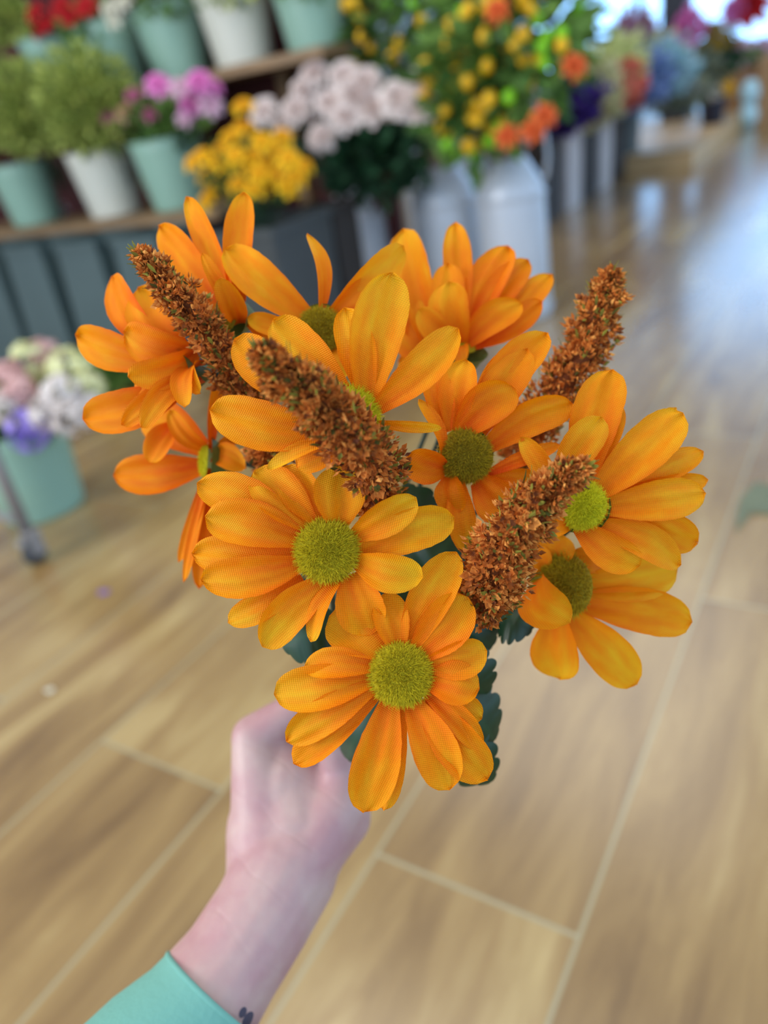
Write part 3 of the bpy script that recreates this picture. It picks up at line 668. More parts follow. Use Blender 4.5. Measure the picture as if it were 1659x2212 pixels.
b.add(vs, [tuple(range(n, 2 * n))] + [(i, (i + 1) % n, n + (i + 1) % n, n + i) for i in range(n)]); tag(b.build('floor_mark', M['sage'], None, False), 'grey-green leaf lying on the floor at the right edge', 'litter')  # thin plate standing in for a grey-green mark on the floor

# ---------------------------------------------------------------- hand and sleeve
def skin_mat():
    m, nt, p = newmat('pale_pink_skin'); N = nt.nodes; Lk = nt.links
    tc = N.new('ShaderNodeTexCoord'); nz = N.new('ShaderNodeTexNoise'); nz.inputs['Scale'].default_value = 38; nz.inputs['Detail'].default_value = 3
    Lk.new(tc.outputs['Object'], nz.inputs['Vector']); cr = N.new('ShaderNodeValToRGB'); e = cr.color_ramp.elements
    e[0].position = .35; e[0].color = lin(176, 132, 132); e[1].position = .65; e[1].color = lin(188, 156, 148); Lk.new(nz.outputs[0], cr.inputs[0])
    # small dark tattoo on the inner forearm
    col = cr.outputs[0]
    for px, py, d, r in TATTOO:
        c = at(px, py, d); vm = N.new('ShaderNodeVectorMath'); vm.operation = 'DISTANCE'; vm.inputs[1].default_value = c; Lk.new(tc.outputs['Object'], vm.inputs[0])
        lt = N.new('ShaderNodeMath'); lt.operation = 'LESS_THAN'; lt.inputs[1].default_value = r; Lk.new(vm.outputs['Value'], lt.inputs[0])
        mx = N.new('ShaderNodeMix'); mx.data_type = 'RGBA'; Lk.new(lt.outputs[0], mx.inputs[0]); Lk.new(col, mx.inputs[6]); mx.inputs[7].default_value = lin(70, 66, 84); col = mx.outputs[2]
    Lk.new(col, p.inputs['Base Color']); p.inputs['Roughness'].default_value = .5
    p.inputs['Subsurface Weight'].default_value = .12; p.inputs['Subsurface Radius'].default_value = (.006, .002, .001); p.inputs['Subsurface Scale'].default_value = .6
    axd = (at(616, 1880, .418) - at(415, 2200, .378)).normalized(); dt_ = N.new('ShaderNodeVectorMath'); dt_.operation = 'DOT_PRODUCT'; dt_.inputs[1].default_value = axd; Lk.new(tc.outputs['Object'], dt_.inputs[0])
    n3 = N.new('ShaderNodeTexNoise'); n3.inputs['Scale'].default_value = 22; Lk.new(tc.outputs['Object'], n3.inputs['Vector'])
    ph = N.new('ShaderNodeMath'); ph.operation = 'MULTIPLY_ADD'; ph.inputs[1].default_value = .022; Lk.new(n3.outputs[0], ph.inputs[0]); Lk.new(dt_.outputs['Value'], ph.inputs[2])
    ml = N.new('ShaderNodeMath'); ml.operation = 'MULTIPLY'; ml.inputs[1].default_value = 2 * PI / .026; Lk.new(ph.outputs[0], ml.inputs[0])
    sn = N.new('ShaderNodeMath'); sn.operation = 'SINE'; Lk.new(ml.outputs[0], sn.inputs[0])
    gt = N.new('ShaderNodeMapRange'); gt.inputs['From Min'].default_value = .93; gt.inputs['From Max'].default_value = 1; gt.inputs['To Min'].default_value = 0; gt.inputs['To Max'].default_value = -1; Lk.new(sn.outputs[0], gt.inputs['Value'])
    b0 = N.new('ShaderNodeBump'); b0.inputs['Strength'].default_value = .13; b0.inputs['Distance'].default_value = .0012; Lk.new(gt.outputs[0], b0.inputs['Height'])
    n2 = N.new('ShaderNodeTexNoise'); n2.inputs['Scale'].default_value = 170; n2.inputs['Detail'].default_value = 2; b = N.new('ShaderNodeBump'); b.inputs['Strength'].default_value = .2; b.inputs['Distance'].default_value = .001
    Lk.new(tc.outputs['Object'], n2.inputs['Vector']); Lk.new(n2.outputs[0], b.inputs['Height']); Lk.new(b0.outputs[0], b.inputs['Normal']); Lk.new(b.outputs[0], p.inputs['Normal'])
    return m
TATTOO = [(508, 2158, .357, .0060), (522, 2172, .358, .0055), (538, 2196, .361, .0055), (548, 2212, .364, .0055)]
M['skin'] = skin_mat()
hb = MB()
def cap(a, b_, n=8):
    """tapered limb piece between two (px, py, depth, radius) joints, one closed shell"""
    pa_, pb_ = at(*a[:3]), at(*b_[:3]); ra, rb = a[3], b_[3]; ax = (pb_ - pa_); L = ax.length
    if L < 1e-5: hb.ball(pa_, ra, 14, 9); return
    ax.normalize(); pts = []; rs = []
    for i in range(6):
        t = -math.cos(i / 5 * PI / 2); pts.append(pa_ + ax * ra * t); rs.append(ra * math.sqrt(max(.0004, 1 - t * t)))
    for i in range(6):
        t = math.sin(i / 5 * PI / 2); pts.append(pb_ + ax * rb * t); rs.append(rb * math.sqrt(max(.0004, 1 - t * t)))
    hb.tube(pts, rs, 18)
WR = (618, 1880, .418, .029)
arm = [(250, 2420, .352, .036), (415, 2200, .378, .0305), (500, 2080, .392, .0270), (570, 1970, .405, .0272), (616, 1880, .418, .0290)]
for i in range(len(arm) - 1): cap(arm[i], arm[i + 1])
cap((590, 1875, .425, .026), (640, 1850, .418, .024))
MCP = [(548, 1592, .438, .0128), (552, 1640, .458, .0130), (556, 1700, .476, .0125), (566, 1765, .490, .0118)]
for i, k in enumerate(MCP):
    cap((590 + 14 * i, 1850, .424 + .006 * i, .024), k); 
    if i: cap(MCP[i - 1], k)
cap((600, 1860, .424, .024), (612, 1700, .440, .0255)); cap((598, 1885, .421, .0275), (592, 1790, .431, .0268)); cap((640, 1850, .424, .024), (640, 1740, .4365, .0225)); cap((640, 1790, .428, .026), (610, 1650, .443, .018)); cap((650, 1780, .438, .024), (686, 1715, .438, .016)); cap((680, 1790, .425, .021), (640, 1690, .440, .019))
# thumb: base muscle, joint, tip closing on the stems
cap((668, 1835, .418, .0205), (728, 1745, .426, .0175)); cap((733, 1745, .426, .0165), (735, 1660, .432, .0118)); cap((735, 1660, .432, .0118), (722, 1600, .424, .0098)); cap((722, 1600, .424, .0098), (706, 1560, .418, .0078))
cap((640, 1850, .425, .024), (733, 1765, .430, .018))
# four fingers curl over and round the stems, each behind the one above
for i, k in enumerate(MCP):
    z = k[2] - .438; s = (1, 1.02, .96, .84)[i]; dy = (0, 52, 100, 146)[i]
    pip = (640 + 6 * i, 1532 + dy, .440 + z, .0102 * s); dip = (712, 1545 + dy, .452 + z, .0088 * s); tp = (742, 1590 + dy, .462 + z, .0076 * s)
    cap((k[0], k[1], k[2], k[3]), pip); cap(pip, dip); cap(dip, tp)
hand = hb.build('person', M['skin'])
mod = hand.modifiers.new('join', 'REMESH'); mod.mode = 'VOXEL'; mod.voxel_size = .0013
mod = hand.modifiers.new('soft', 'SMOOTH'); mod.factor = .6; mod.iterations = 16
bpy.context.view_layer.update()
dg = bpy.context.evaluated_depsgraph_get(); me = bpy.data.meshes.new_from_object(hand.evaluated_get(dg)); hand.modifiers.clear(); hand.data = me
me.polygons.foreach_set('use_smooth', [True] * len(me.polygons))
tag(hand, 'pale hand and wrist of a person holding the bunch of flowers, sleeve pushed back', 'person')
# sleeve with turned hem
b = MB(); path = [(150, 2560, .335, .044), (255, 2400, .352, .0395), (345, 2290, .366, .0362), (418, 2222, .376, .0345), (460, 2172, .382, .0338), (470, 2158, .3835, .0338)]
pts = [at(*q[:3]) for q in path]; b.tube(pts, [q[3] for q in path], 64, cap=False)
pin = [at(*q[:3]) for q in path[::-1]]; n0 = len(b.v)
b.tube(pin, [q[3] - .0022 for q in path[::-1]], 64, cap=False)
sl = b; 
M['knit'] = pbr('mint_jersey', lin(104, 160, 146), .85, 0, .03, 20, .08, 300)
SLV = sl.build('sleeve', M['knit'], hand)
b = MB(); 
ctr, ax = at(*path[-1][:3]), (at(*path[-1][:3]) - at(*path[-2][:3])).normalized(); a_, u_, w_ = frame(ax)
ring = []
for k in range(65):
    t = 2 * PI * k / 64; ring.append(ctr + (u_ * math.cos(t) + w_ * math.sin(t)) * .0328)
b.tube(ring, .0016, 8, cap=False); b.build('hem', M['knit'], SLV)

# ---------------------------------------------------------------- daisies
GRIP = (704, 1600, .447); FAN = (735, 1400, .405)
HUE = {3: -.20, 6: -.16, 8: -.12, 9: -.16, 10: -.2, 1: .03, 4: .05, 12: .06, 11: .02}
def cam_n(nx, ny): return R @ V(nx, ny, math.sqrt(max(.02, 1 - nx * nx - ny * ny)))
def petal_mb(base, tip, wm, bend, roll, arch, cup, rg, nfac, pt=.5, hue=0.0):
    """silk petal: curved midrib from base to tip, cupped and pleated across"""
    L = (tip - base); ln = L.length; T = L.normalized(); D = (CAM - (base + tip) / 2).normalized()
    D = (D + nfac * .35).normalized(); Wd = T.cross(D).normalized(); Wd.rotate(Matrix.Rotation(roll, 3, T)); Nn = Wd.cross(T).normalized()
    side = T.cross((CAM - base).normalized()).normalized(); nu, nv = 22, 12; b = MB(); vs = []; uv = []; cols = []
    ph = rg.uniform(0, 6.28); tw = rg.uniform(-.12, .12); notch = rg.random() < .35; asym = rg.uniform(-.12, .12); edge = [rg.uniform(-.025, .025) for _ in range(nu + 1)]
    tone = rg.uniform(-.05, .05)
    for i in range(nu + 1):
        t = i / nu
        m = base + L * t + side * bend * math.sin(PI * t) + Nn * arch * math.sin(PI * min(1, t * 1.05))
        wd = Wd.copy(); wd.rotate(Matrix.Rotation(tw * t * 3, 3, T)); nn = wd.cross(T).normalized()
        k0 = .40 + .60 * math.sin(PI / 2 * min(1, t / .58)) ** 1.1
        tt = max(0, (t - .60) / .40); k = k0 * (max(0, 1 - tt ** (2.7 - .7 * pt)) ** (.50 + .08 * pt)) if tt > 0 else k0
        hw = wm / 2 * max(.02, k) * (1 + edge[i] * .6)
        for j in range(nv + 1):
            s = j / nv * 2 - 1; sx = s + asym * (1 - s * s) * t
            fold = math.cos(sx * PI * 2.0 + ph * .3) * wm * .034 * min(1, t * 3) * (1 - tt * .6)
            crease = -math.exp(-((sx) / .16) ** 2) * wm * .035 * min(1, t * 4)
            wob = noise.noise(V(t * 2.2 + ph * 9, s * 1.2, ph)) * wm * .11 * t
            vs.append(m + wd * hw * sx + nn * (cup * hw * s * s * (1 - .35 * t) + fold + crease + wob))
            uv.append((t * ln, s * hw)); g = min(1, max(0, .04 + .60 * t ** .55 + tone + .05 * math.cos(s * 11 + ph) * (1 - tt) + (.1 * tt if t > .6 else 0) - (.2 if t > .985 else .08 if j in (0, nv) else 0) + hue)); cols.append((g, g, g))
    fs = [(i * (nv + 1) + j, i * (nv + 1) + j + 1, (i + 1) * (nv + 1) + j + 1, (i + 1) * (nv + 1) + j) for i in range(nu) for j in range(nv)]
    b.add(vs, fs, uv, cols); return b
def disc_mb(c, n, rad, rg, hh=.5, count=3600):
    """low dome covered in short upright fuzz"""
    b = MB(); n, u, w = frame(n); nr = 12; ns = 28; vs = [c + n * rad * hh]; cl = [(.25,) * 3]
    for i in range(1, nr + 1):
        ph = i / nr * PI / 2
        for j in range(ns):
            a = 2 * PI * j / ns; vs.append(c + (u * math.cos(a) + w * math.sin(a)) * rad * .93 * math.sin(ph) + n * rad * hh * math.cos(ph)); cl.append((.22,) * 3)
    fs = [(0, 1 + j, 1 + (j + 1) % ns) for j in range(ns)]
    for i in range(nr - 1):
        for j in range(ns): k = (j + 1) % ns; fs.append((1 + i * ns + j, 1 + (i + 1) * ns + j, 1 + (i + 1) * ns + k, 1 + i * ns + k))
    b.add(vs, fs, None, cl)
    for q in range(count):
        a = rg.uniform(0, 2 * PI); x = math.sqrt(rg.random()); ph = math.asin(min(1, x)); dr = u * math.cos(a) + w * math.sin(a)
        p = c + dr * rad * .92 * math.sin(ph) + n * rad * hh * math.cos(ph)
        d = (dr * math.sin(ph) * .9 + n * (math.cos(ph) * .9 + .25) + V(rg.gauss(0, .28), rg.gauss(0, .28), rg.gauss(0, .28))).normalized()
        h = rad * rg.uniform(.12, .25); s = d.cross(V(rg.uniform(-1, 1), rg.uniform(-1, 1), rg.uniform(-1, 1))).normalized() * rad * .013
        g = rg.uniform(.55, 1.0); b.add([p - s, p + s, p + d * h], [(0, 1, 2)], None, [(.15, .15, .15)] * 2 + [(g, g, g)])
    return b
def scallop_leaf(px, py, d, px2, py2, d2, w, seed):
    """lobed leaf with rounded teeth"""
    rg = random.Random(seed); a = at(px, py, d); t_ = at(px2, py2, d2); L = t_ - a; ln = L.length; T = L.normalized(); D = (CAM - a).normalized(); Wd = T.cross(D).normalized(); Wd.rotate(Matrix.Rotation(rg.uniform(-.35, .35), 3, T)); Nn = Wd.cross(T)
    b = MB(); vs = []; cols = []; nu = 36
    for i in range(nu + 1):
        t = i / nu; hw = w / 2 * (math.sin(PI * min(1, t ** .8 * .94 + .05)) ** .7) * (.80 + .20 * abs(math.sin(t * PI * 4.5)) ** .6); m = a + L * t + Nn * .006 * math.sin(PI * t)
        for s in (-1, -.6, -.2, 0, .2, .6, 1):
            vs.append(m + Wd * hw * s - Nn * hw * .25 * s * s + T * hw * .25 * abs(s)); cols.append((.75 if s == 0 else .35 + .2 * rg.random(),) * 3)
    fs = [(i * 7 + j, i * 7 + j + 1, (i + 1) * 7 + j + 1, (i + 1) * 7 + j) for i in range(nu) for j in range(6)]
    b.add(vs, fs, None, cols); return b
def daisy(dx, dy, d, rpx, nx, ny, petals, label, fuzz='fuzz', hh=.5, leaves=(), fan=None, seed=0, count=3600, cupd=0.0):
    rg = random.Random(seed); c = at(dx, dy, d); n = cam_n(nx, ny); rad = rpx * d / F
    t = thing('daisy', c, label, 'flower', 'orange daisies in the held bouquet')
    for P in petals:
        bx, by, tx, ty, w = P[:5]; o = dict(b=0, r=0, L=1, dt=None, arch=.004, cup=.28, pt=.5); 
        if len(P) > 5: o.update(P[5])
        db = .0018 - .0006 * o['L']; dt = o['dt'] if o['dt'] is not None else cupd + rg.uniform(-.003, .003)
        base = at(bx, by, d + db); tip = at(tx, ty, d + dt - .0028 * (o['L'] - 1))
        pull = at(dx, dy, d + db); base = base.lerp(pull, .16)
        wm = w * d / F * 1.04
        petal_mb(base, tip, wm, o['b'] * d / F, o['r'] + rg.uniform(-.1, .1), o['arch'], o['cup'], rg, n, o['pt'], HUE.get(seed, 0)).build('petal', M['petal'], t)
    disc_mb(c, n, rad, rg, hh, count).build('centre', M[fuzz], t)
    bk = c - n * .010; b = MB(); mt = Matrix.Rotation(0, 3, 'Z'); q = n.to_track_quat('Z', 'Y').to_matrix()
    b.lathe([(.001, -.010), (.003, -.009), (.006, -.004), (.0095, .003), (.012, .0065)], 16, c - n * .008, q); b.build('calyx', M['calyx'], t)
    f = at(*(fan or FAN)) + V(rg.uniform(-.008, .008), rg.uniform(-.008, .008), rg.uniform(-.004, .004)); g = at(*GRIP) + V(rg.uniform(-.006, .006), rg.uniform(-.006, .006), 0)
    p0_ = c - n * .017; p1 = p0_ - n * .03; pts = []
    for i in range(15):
        s = i / 14; pts.append(p0_ * (1 - s) ** 3 + p1 * 3 * s * (1 - s) ** 2 + f * 3 * s * s * (1 - s) + g * s ** 3)
    dn = (g - f).normalized(); pts += [g + dn * .02, g + dn * .04 + V(rg.uniform(-.003, .003), 0, 0)]
    b = MB(); b.tube(pts, .0013, 8); b.build('stem', M['stem'], t)
    for k, lf in enumerate(leaves): scallop_leaf(*lf, seed * 10 + k).build('leaf', M['dleaf'], t)
    return t
D = dict
daisy(706, 1190, .300, 74, .05, .05, [
    (640, 1150, 426, 1042, 92, D(L=0, b=14)), (700, 1120, 612, 1008, 82, D(L=0)), (645, 1262, 492, 1345, 62, D(L=0, b=-6)),
    (640, 1195, 414, 1196, 84, D(L=1)), (645, 1160, 443, 1115, 96, D(L=2, b=8, pt=.3)), (640, 1222, 433, 1252, 84, D(L=2, b=-8)), (665, 1125, 548, 1018, 98, D(L=2, b=4)),
    (735, 1125, 733, 1006, 106, D(L=2, pt=.9, cup=.35)), (785, 1195, 982, 1118, 88, D(L=1, b=-8, pt=.2)), (775, 1152, 900, 1076, 74, D(L=2)),
    (780, 1215, 914, 1246, 80, D(L=3, r=.2, b=6)), (765, 1250, 800, 1372, 100, D(L=2, pt=.8)), (715, 1262, 566, 1397, 84, D(L=2, b=12)), (742, 1258, 672, 1387, 48, D(L=3, r=.6, pt=.1))],
    'large orange daisy at centre left, yellow-green centre facing the camera', seed=1, hh=.42,
    leaves=[(735, 1340, .345, 610, 1395, .345, .030), (720, 1350, .35, 652, 1425, .35, .034), (900, 1260, .37, 985, 1150, .36, .036), (830, 1380, .37, 850, 1220, .36, .04)])
daisy(866, 1456, .296, 73, .03, .1, [
    (835, 1400, 712, 1330, 118, D(L=0, b=8)), (862, 1395, 832, 1280, 74, D(L=0)), (880, 1395, 986, 1192, 92, D(L=0, b=-6, pt=.8)), (905, 1410, 1012, 1290, 104, D(L=1, pt=.7)), (930, 1432, 1052, 1405, 80, D(L=2, r=.2)),
    (935, 1470, 1036, 1488, 92, D(L=2, pt=.8)), (935, 1490, 1042, 1552, 62, D(L=0)), (922, 1520, 1054, 1684, 96, D(L=1, b=6)), (928, 1500, 1040, 1618, 56, D(L=2, b=-8)),
    (893, 1525, 972, 1706, 94, D(L=3, pt=.5, b=-4)), (866, 1525, 828, 1750, 66, D(L=1)), (838, 1520, 786, 1756, 98, D(L=3, pt=.25)), (805, 1500, 634, 1650, 76, D(L=0, b=4)), (800, 1482, 618, 1602, 76, D(L=2, b=6)),
    (798, 1462, 592, 1500, 92, D(L=1, pt=.2)), (800, 1435, 656, 1442, 64, D(L=3, b=10))],
    'lowest orange daisy in front of the hand, facing the camera', seed=2, hh=.42, cupd=.002, fan=(760, 1480, .40),
    leaves=[(950, 1400, .345, 1050, 1500, .35, .032), (955, 1480, .345, 1068, 1600, .355, .034), (940, 1560, .35, 1060, 1690, .36, .032), (830, 1500, .36, 750, 1640, .37, .036), (970, 1330, .36, 1065, 1395, .36, .03)])
daisy(1005, 985, .325, 62, -.12, -.15, [
    (1028, 925, 1182, 718, 84, D(L=0, b=-18)), (1035, 925, 1140, 752, 92, D(L=0, b=-10, dt=-.004)), (955, 925, 925, 790, 62, D(L=1, b=5)), (975, 920, 1006, 776, 78, D(L=2, b=-6)), (990, 925, 1112, 838, 88, D(L=3, b=-12, pt=.2)), (950, 1000, 905, 862, 34, D(L=3, r=.7)),
    (1055, 965, 1238, 872, 74, D(L=2, b=-14, pt=.2)), (1062, 1030, 1210, 960, 34, D(L=2)), (1060, 1040, 1180, 1040, 50, D(L=0)), (1035, 1045, 1112, 1112, 92, D(L=1, b=4, pt=.1)), (985, 1045, 1010, 1200, 62, D(L=2, b=6)), (965, 1035, 985, 1110, 64, D(L=3, r=.3)), (955, 1020, 876, 990, 74, D(L=3, cup=.6, pt=.1))],
    'orange daisy with olive brown centre, right of the middle spike', fuzz='fuzz_dark', seed=3, hh=.5, leaves=[(930, 1200, .37, 868, 1050, .355, .035), (1080, 1330, .36, 1150, 1360, .35, .026)])
daisy(758, 896, .290, 70, .25, .12, [
    (800, 860, 745, 665, 80, D(L=0, b=6)), (690, 860, 505, 733, 96, D(L=1, b=-14, pt=.2)), (745, 850, 590, 690, 92, D(L=2, b=-6, pt=.1)), (800, 860, 848, 588, 112, D(L=2, b=-10, pt=.6)), (825, 880, 990, 708, 80, D(L=2, b=8, pt=.7)),
    (815, 915, 955, 925, 26, D(L=2, b=-6, r=.4)), (705, 945, 453, 885, 102, D(L=3, b=-12, pt=.3)), (735, 955, 576, 1012, 32, D(L=3, b=4, r=.3)), (745, 960, 640, 1010, 62, D(L=0))],
    'bright orange daisy at upper centre, its centre half covered by the front spike', fuzz='fuzz_lime', seed=4, hh=.42)
daisy(692, 714, .342, 52, -.1, -.15, [
    (668, 690, 486, 536, 86, D(L=1, b=-6, pt=.2)), (695, 665, 664, 504, 40, D(L=2, b=10, r=.4)), (725, 670, 872, 530, 68, D(L=2, b=6, pt=.3)), (725, 690, 858, 600, 76, D(L=1)), (655, 735, 534, 686, 44, D(L=0)), (715, 760, 740, 820, 66, D(L=0)), (720, 740, 800, 770, 66, D(L=0))],
    'orange daisy behind the upper centre one, olive centre seen obliquely', fuzz='fuzz_dark', seed=5, hh=.6)
daisy(1003, 752, .372, 26, .1, .8, [
    (990, 725, 983, 480, 62, D(L=0, dt=.012)), (1005, 730, 1098, 531, 84, D(L=0, b=-8, dt=.01)), (1015, 735, 1142, 560, 66, D(L=0, b=-6, dt=.008)), (1020, 740, 1192, 592, 62, D(L=0, b=10, dt=.008)), (1010, 748, 1171, 650, 56, D(L=2, b=12, dt=0)), (1000, 748, 1128, 655, 64, D(L=3, b=-8, dt=-.004)),
    (992, 748, 970, 608, 84, D(L=3, dt=-.006, b=-12, pt=.1)), (975, 742, 903, 668, 58, D(L=3, dt=-.006, b=-8)), (980, 735, 966, 568, 70, D(L=1, dt=.002, b=-6)), (990, 750, 998, 785, 36, D(L=3, dt=-.004))],
    'orange daisy at upper right seen from its side, petals fanning upward', seed=6, hh=.4, count=1200)
daisy(958, 800, .382, 34, -.1, .1, [
    (945, 775, 872, 494, 100, D(L=1, b=-16, pt=.2)), (950, 780, 905, 600, 80, D(L=2, b=4)), (940, 790, 850, 690, 80, D(L=1)), (935, 800, 860, 780, 70, D(L=0)), (975, 790, 1020, 700, 50, D(L=0))],
    'hidden orange daisy between upper centre and upper right ones', fuzz='fuzz_dark', seed=7, count=1500)
daisy(376, 812, .340, 36, -.75, -.2, [
    (345, 745, 240, 596, 80, D(L=0, b=-10, dt=.01)), (400, 745, 298, 622, 92, D(L=1, b=-14, dt=.004)), (350, 775, 162, 724, 84, D(L=0, b=-6, dt=.006)), (430, 752, 267, 716, 84, D(L=2, b=-12, dt=-.002, pt=.1)), (435, 750, 276, 814, 66, D(L=3, b=-18, dt=-.010, pt=.2)),
    (375, 840, 290, 848, 66, D(L=1, dt=-.004)), (390, 850, 177, 904, 88, D(L=1, b=-10, dt=.0, pt=.3)), (440, 830, 262, 918, 50, D(L=2, b=10, dt=-.004)), (448, 820, 304, 924, 52, D(L=3, b=20, dt=-.008)), (450, 775, 398, 880, 50, D(L=3, b=10, dt=-.012, r=.5)), (455, 780, 432, 850, 44, D(L=3, b=10, dt=-.010, r=.6))],
    'orange daisy at far left facing sideways, above the hanging one', fuzz='fuzz_dark', seed=8, hh=.4, count=1500, fan=(640, 1250, .41))
daisy(488, 682, .347, 36, -.6, -.1, [
    (470, 660, 343, 488, 74, D(L=0, b=8, dt=.006)), (510, 670, 403, 424, 54, D(L=1, b=8, dt=.004)), (522, 670, 527, 414, 62, D(L=1, b=-4, dt=.004)), (520, 690, 437, 545, 34, D(L=3, b=2, dt=-.012)), (522, 702, 478, 600, 56, D(L=3, b=6, dt=-.014)), (540, 690, 606, 740, 34, D(L=0))],
    'orange daisy at upper left with tall upright petals behind the left spike', fuzz='fuzz_dark', seed=9, hh=.4, count=1500, fan=(680, 1250, .42))
daisy(446, 995, .372, 38, -.95, .05, [
    (440, 1010, 245, 1026, 84, D(L=1, b=-8, dt=.002, pt=.9)), (445, 965, 306, 900, 96, D(L=0, b=16, dt=.006)), (370, 900, 322, 1000, 56, D(L=2, dt=-.008)), (450, 965, 366, 885, 44, D(L=3, b=-8, dt=-.006)), (458, 965, 478, 800, 28, D(L=3, b=-10, r=.6, dt=-.006)),
    (460, 985, 530, 1012, 52, D(L=2, b=-14, dt=-.008)), (460, 975, 530, 935, 26, D(L=0)), (455, 1015, 386, 1215, 30, D(L=2, b=-14, dt=-.004, r=.5)), (458, 1020, 396, 1258, 28, D(L=3, b=-12, dt=-.006, r=.5)), (460, 1020, 430, 1272, 46, D(L=1, b=-6, dt=0))],
    'orange daisy hanging at lower left, its thin centre seen edge-on', fuzz='fuzz_lime', seed=10, hh=.35, count=1500, fan=(650, 1300, .42))
daisy(1256, 1092, .322, 58, -.35, .15, [
    (1290, 1000, 1334, 870, 60, D(L=0)), (1262, 1030, 1322, 798, 100, D(L=1, b=-10, pt=.2)), (1290, 1060, 1462, 880, 50, D(L=0)), (1290, 1065, 1476, 892, 96, D(L=2, b=4, pt=.2)), (1320, 1075, 1530, 1036, 52, D(L=0, pt=.8)), (1320, 1070, 1520, 975, 60, D(L=1)), (1310, 1098, 1524, 1064, 84, D(L=3, b=4)),
    (1320, 1115, 1507, 1172, 84, D(L=0, b=-6, pt=.1)), (1285, 1140, 1470, 1222, 74, D(L=2, b=-14)), (1245, 1145, 1382, 1222, 76, D(L=3, b=12, pt=.2)), (1200, 1030, 1300, 900, 78, D(L=3, b=-6, pt=.2)), (1190, 1050, 1125, 944, 46, D(L=3, b=4, pt=.9)), (1225, 1145, 1150, 1150, 46, D(L=2, b=6))],
    'orange daisy at far right with lime centre facing left', fuzz='fuzz_lime', seed=11, hh=.5, fan=(800, 1420, .41))
daisy(1216, 1262, .345, 76, -.68, -.05, [
    (1225, 1195, 1318, 1215, 62, D(L=0, b=-6)), (1180, 1215, 1215, 1155, 84, D(L=0)), (1255, 1265, 1464, 1228, 88, D(L=1, b=8, pt=.1)), (1250, 1305, 1495, 1345, 92, D(L=2, b=-6, pt=.1)), (1230, 1335, 1374, 1480, 90, D(L=2, b=-4)), (1200, 1345, 1208, 1468, 104, D(L=1, pt=.2)),
    (1152, 1250, 1232, 1345, 92, D(L=3, b=22, dt=-.022, pt=.1)), (1165, 1235, 1150, 1180, 60, D(L=1))],
    'orange daisy at lower right with oval olive centre and one petal curled over it', fuzz='fuzz_dark', seed=12, hh=.5, fan=(800, 1450, .41))

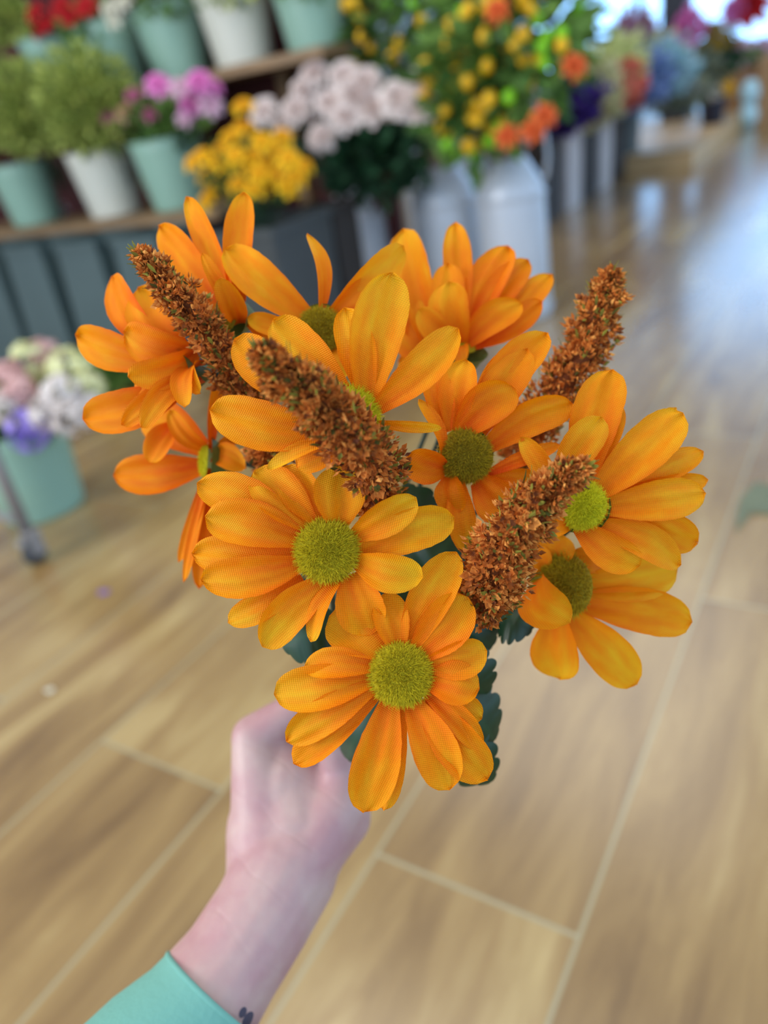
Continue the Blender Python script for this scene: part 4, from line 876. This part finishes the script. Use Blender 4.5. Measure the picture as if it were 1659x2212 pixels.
# ---------------------------------------------------------------- brown amaranth spikes
def spike(path, label, seed, n=150):
    """tapering spike of crowded small bracts round a stem"""
    rg = random.Random(seed); pts = [at(*q[:3]) for q in path]; rs = [q[3] * q[2] / F for q in path]
    t = thing('flower_spike', pts[-1], label, 'flower', 'brown spikes in the held bouquet')
    def P(s):
        x = s * (len(pts) - 1); i = min(len(pts) - 2, int(x)); f = x - i; return pts[i].lerp(pts[i + 1], f), rs[i] + (rs[i + 1] - rs[i]) * f, (pts[i + 1] - pts[i]).normalized()
    core = MB(); core.tube([P(i / 12)[0] for i in range(13)], [P(i / 12)[1] * .45 for i in range(13)], 10, True, (.12, .12, .12)); core.build('core', M['bract'], t)
    b = MB(); gb = MB(); L = sum((pts[i + 1] - pts[i]).length for i in range(len(pts) - 1))
    for k in range(n):
        s = (k + rg.random()) / n; c, r, ax = P(s); ax = -ax; a = k * 2.4 + rg.uniform(-.4, .4); n_, u, w = frame(ax); d = u * math.cos(a) + w * math.sin(a)
        cc = c + d * r * (rg.uniform(.35, .8) if rg.random() < .7 else rg.uniform(.8, 1.12)) + ax * r * .15; cr_ = r * rg.uniform(.28, .46); tone = rg.uniform(-.15, .2)
        for j in range(26):
            e = V(rg.gauss(0, 1), rg.gauss(0, 1), rg.gauss(0, 1)).normalized(); dr = (d * .75 + ax * .45 + e * .85).normalized(); p = cc + e * cr_ * rg.uniform(.2, .9)
            ln = rg.uniform(.0018, .0042); wd = dr.cross(e + d * .1).normalized(); g = max(0, min(1, .5 + tone + rg.gauss(0, .26))); tgt = gb if rg.random() < .07 else b; col = (g, g, g)
            hw = ln * rg.uniform(.22, .42); nn = wd.cross(dr) * hw * .6
            tgt.add([p, p + dr * ln * .45 + wd * hw, p + dr * ln, p + dr * ln * .45 - wd * hw, p + dr * ln * .5 + nn], [(0, 1, 4), (1, 2, 4), (2, 3, 4), (3, 0, 4)], None, [(g * .6,) * 3, col, (min(1, g + .15),) * 3, col, col])
        if rg.random() < .42:
            q = c + d * r * rg.uniform(.95, 1.2); dr = (d * .7 + ax * .9).normalized(); gb.leaf(q - dr * .001, q + dr * rg.uniform(.003, .0055), dr.cross(d + ax * .3), .0016, (rg.random(),) * 3, .0003)
    for k in range(3):
        dr = (-P(0)[2] + V(rg.uniform(-.4, .4), rg.uniform(-.4, .4), rg.uniform(-.4, .4))).normalized(); gb.leaf(pts[0], pts[0] + dr * .006, dr.cross(V(1, .3, .2)), .002, (.6, .6, .6))
    b.build('bracts', M['bract'], t, False); gb.build('green_tips', M['bract_green'], t, False)
    g = at(*GRIP) + V(rg.uniform(-.004, .004), rg.uniform(-.004, .004), 0); f = at(*FAN); e = pts[-1]; q = []
    for i in range(11):
        s = i / 10; q.append(e * (1 - s) ** 2 + f * 2 * s * (1 - s) + g * s * s)
    dn = (g - f).normalized(); q += [g + dn * .02, g + dn * .04]; sb = MB(); sb.tube(q, .0014, 8); sb.build('stem', M['stem'], t)
spike([(302, 548, .315, 13), (350, 600, .318, 30), (410, 665, .323, 38), (455, 730, .330, 40), (500, 800, .338, 40), (545, 880, .350, 40), (600, 985, .365, 50)], 'brown spike at upper left crossing the left daisies', 21, 190)
spike([(560, 762, .252, 16), (610, 805, .255, 36), (680, 860, .260, 50), (740, 915, .266, 58), (785, 985, .284, 64), (812, 1045, .316, 62), (815, 1100, .336, 50)], 'brown spike in the middle, in front of the upper centre daisy', 22, 230)
spike([(1322, 590, .350, 14), (1308, 640, .352, 34), (1285, 700, .354, 42), (1260, 770, .357, 48), (1215, 835, .360, 52), (1165, 900, .364, 46), (1150, 950, .372, 44), (1120, 1010, .385, 36)], 'tall brown spike at upper right behind the olive-centred daisy', 23, 210)
spike([(1262, 1012, .272, 14), (1215, 1035, .276, 34), (1150, 1090, .282, 50), (1100, 1160, .290, 64), (1075, 1220, .298, 72), (1050, 1275, .308, 68), (1045, 1325, .318, 44)], 'brown spike at right, in front of the lime-centred daisy', 24, 240)
spike([(540, 900, .352, 30), (580, 965, .354, 42), (600, 1005, .358, 40)], 'short brown spike end showing under the upper centre daisy', 25, 60)
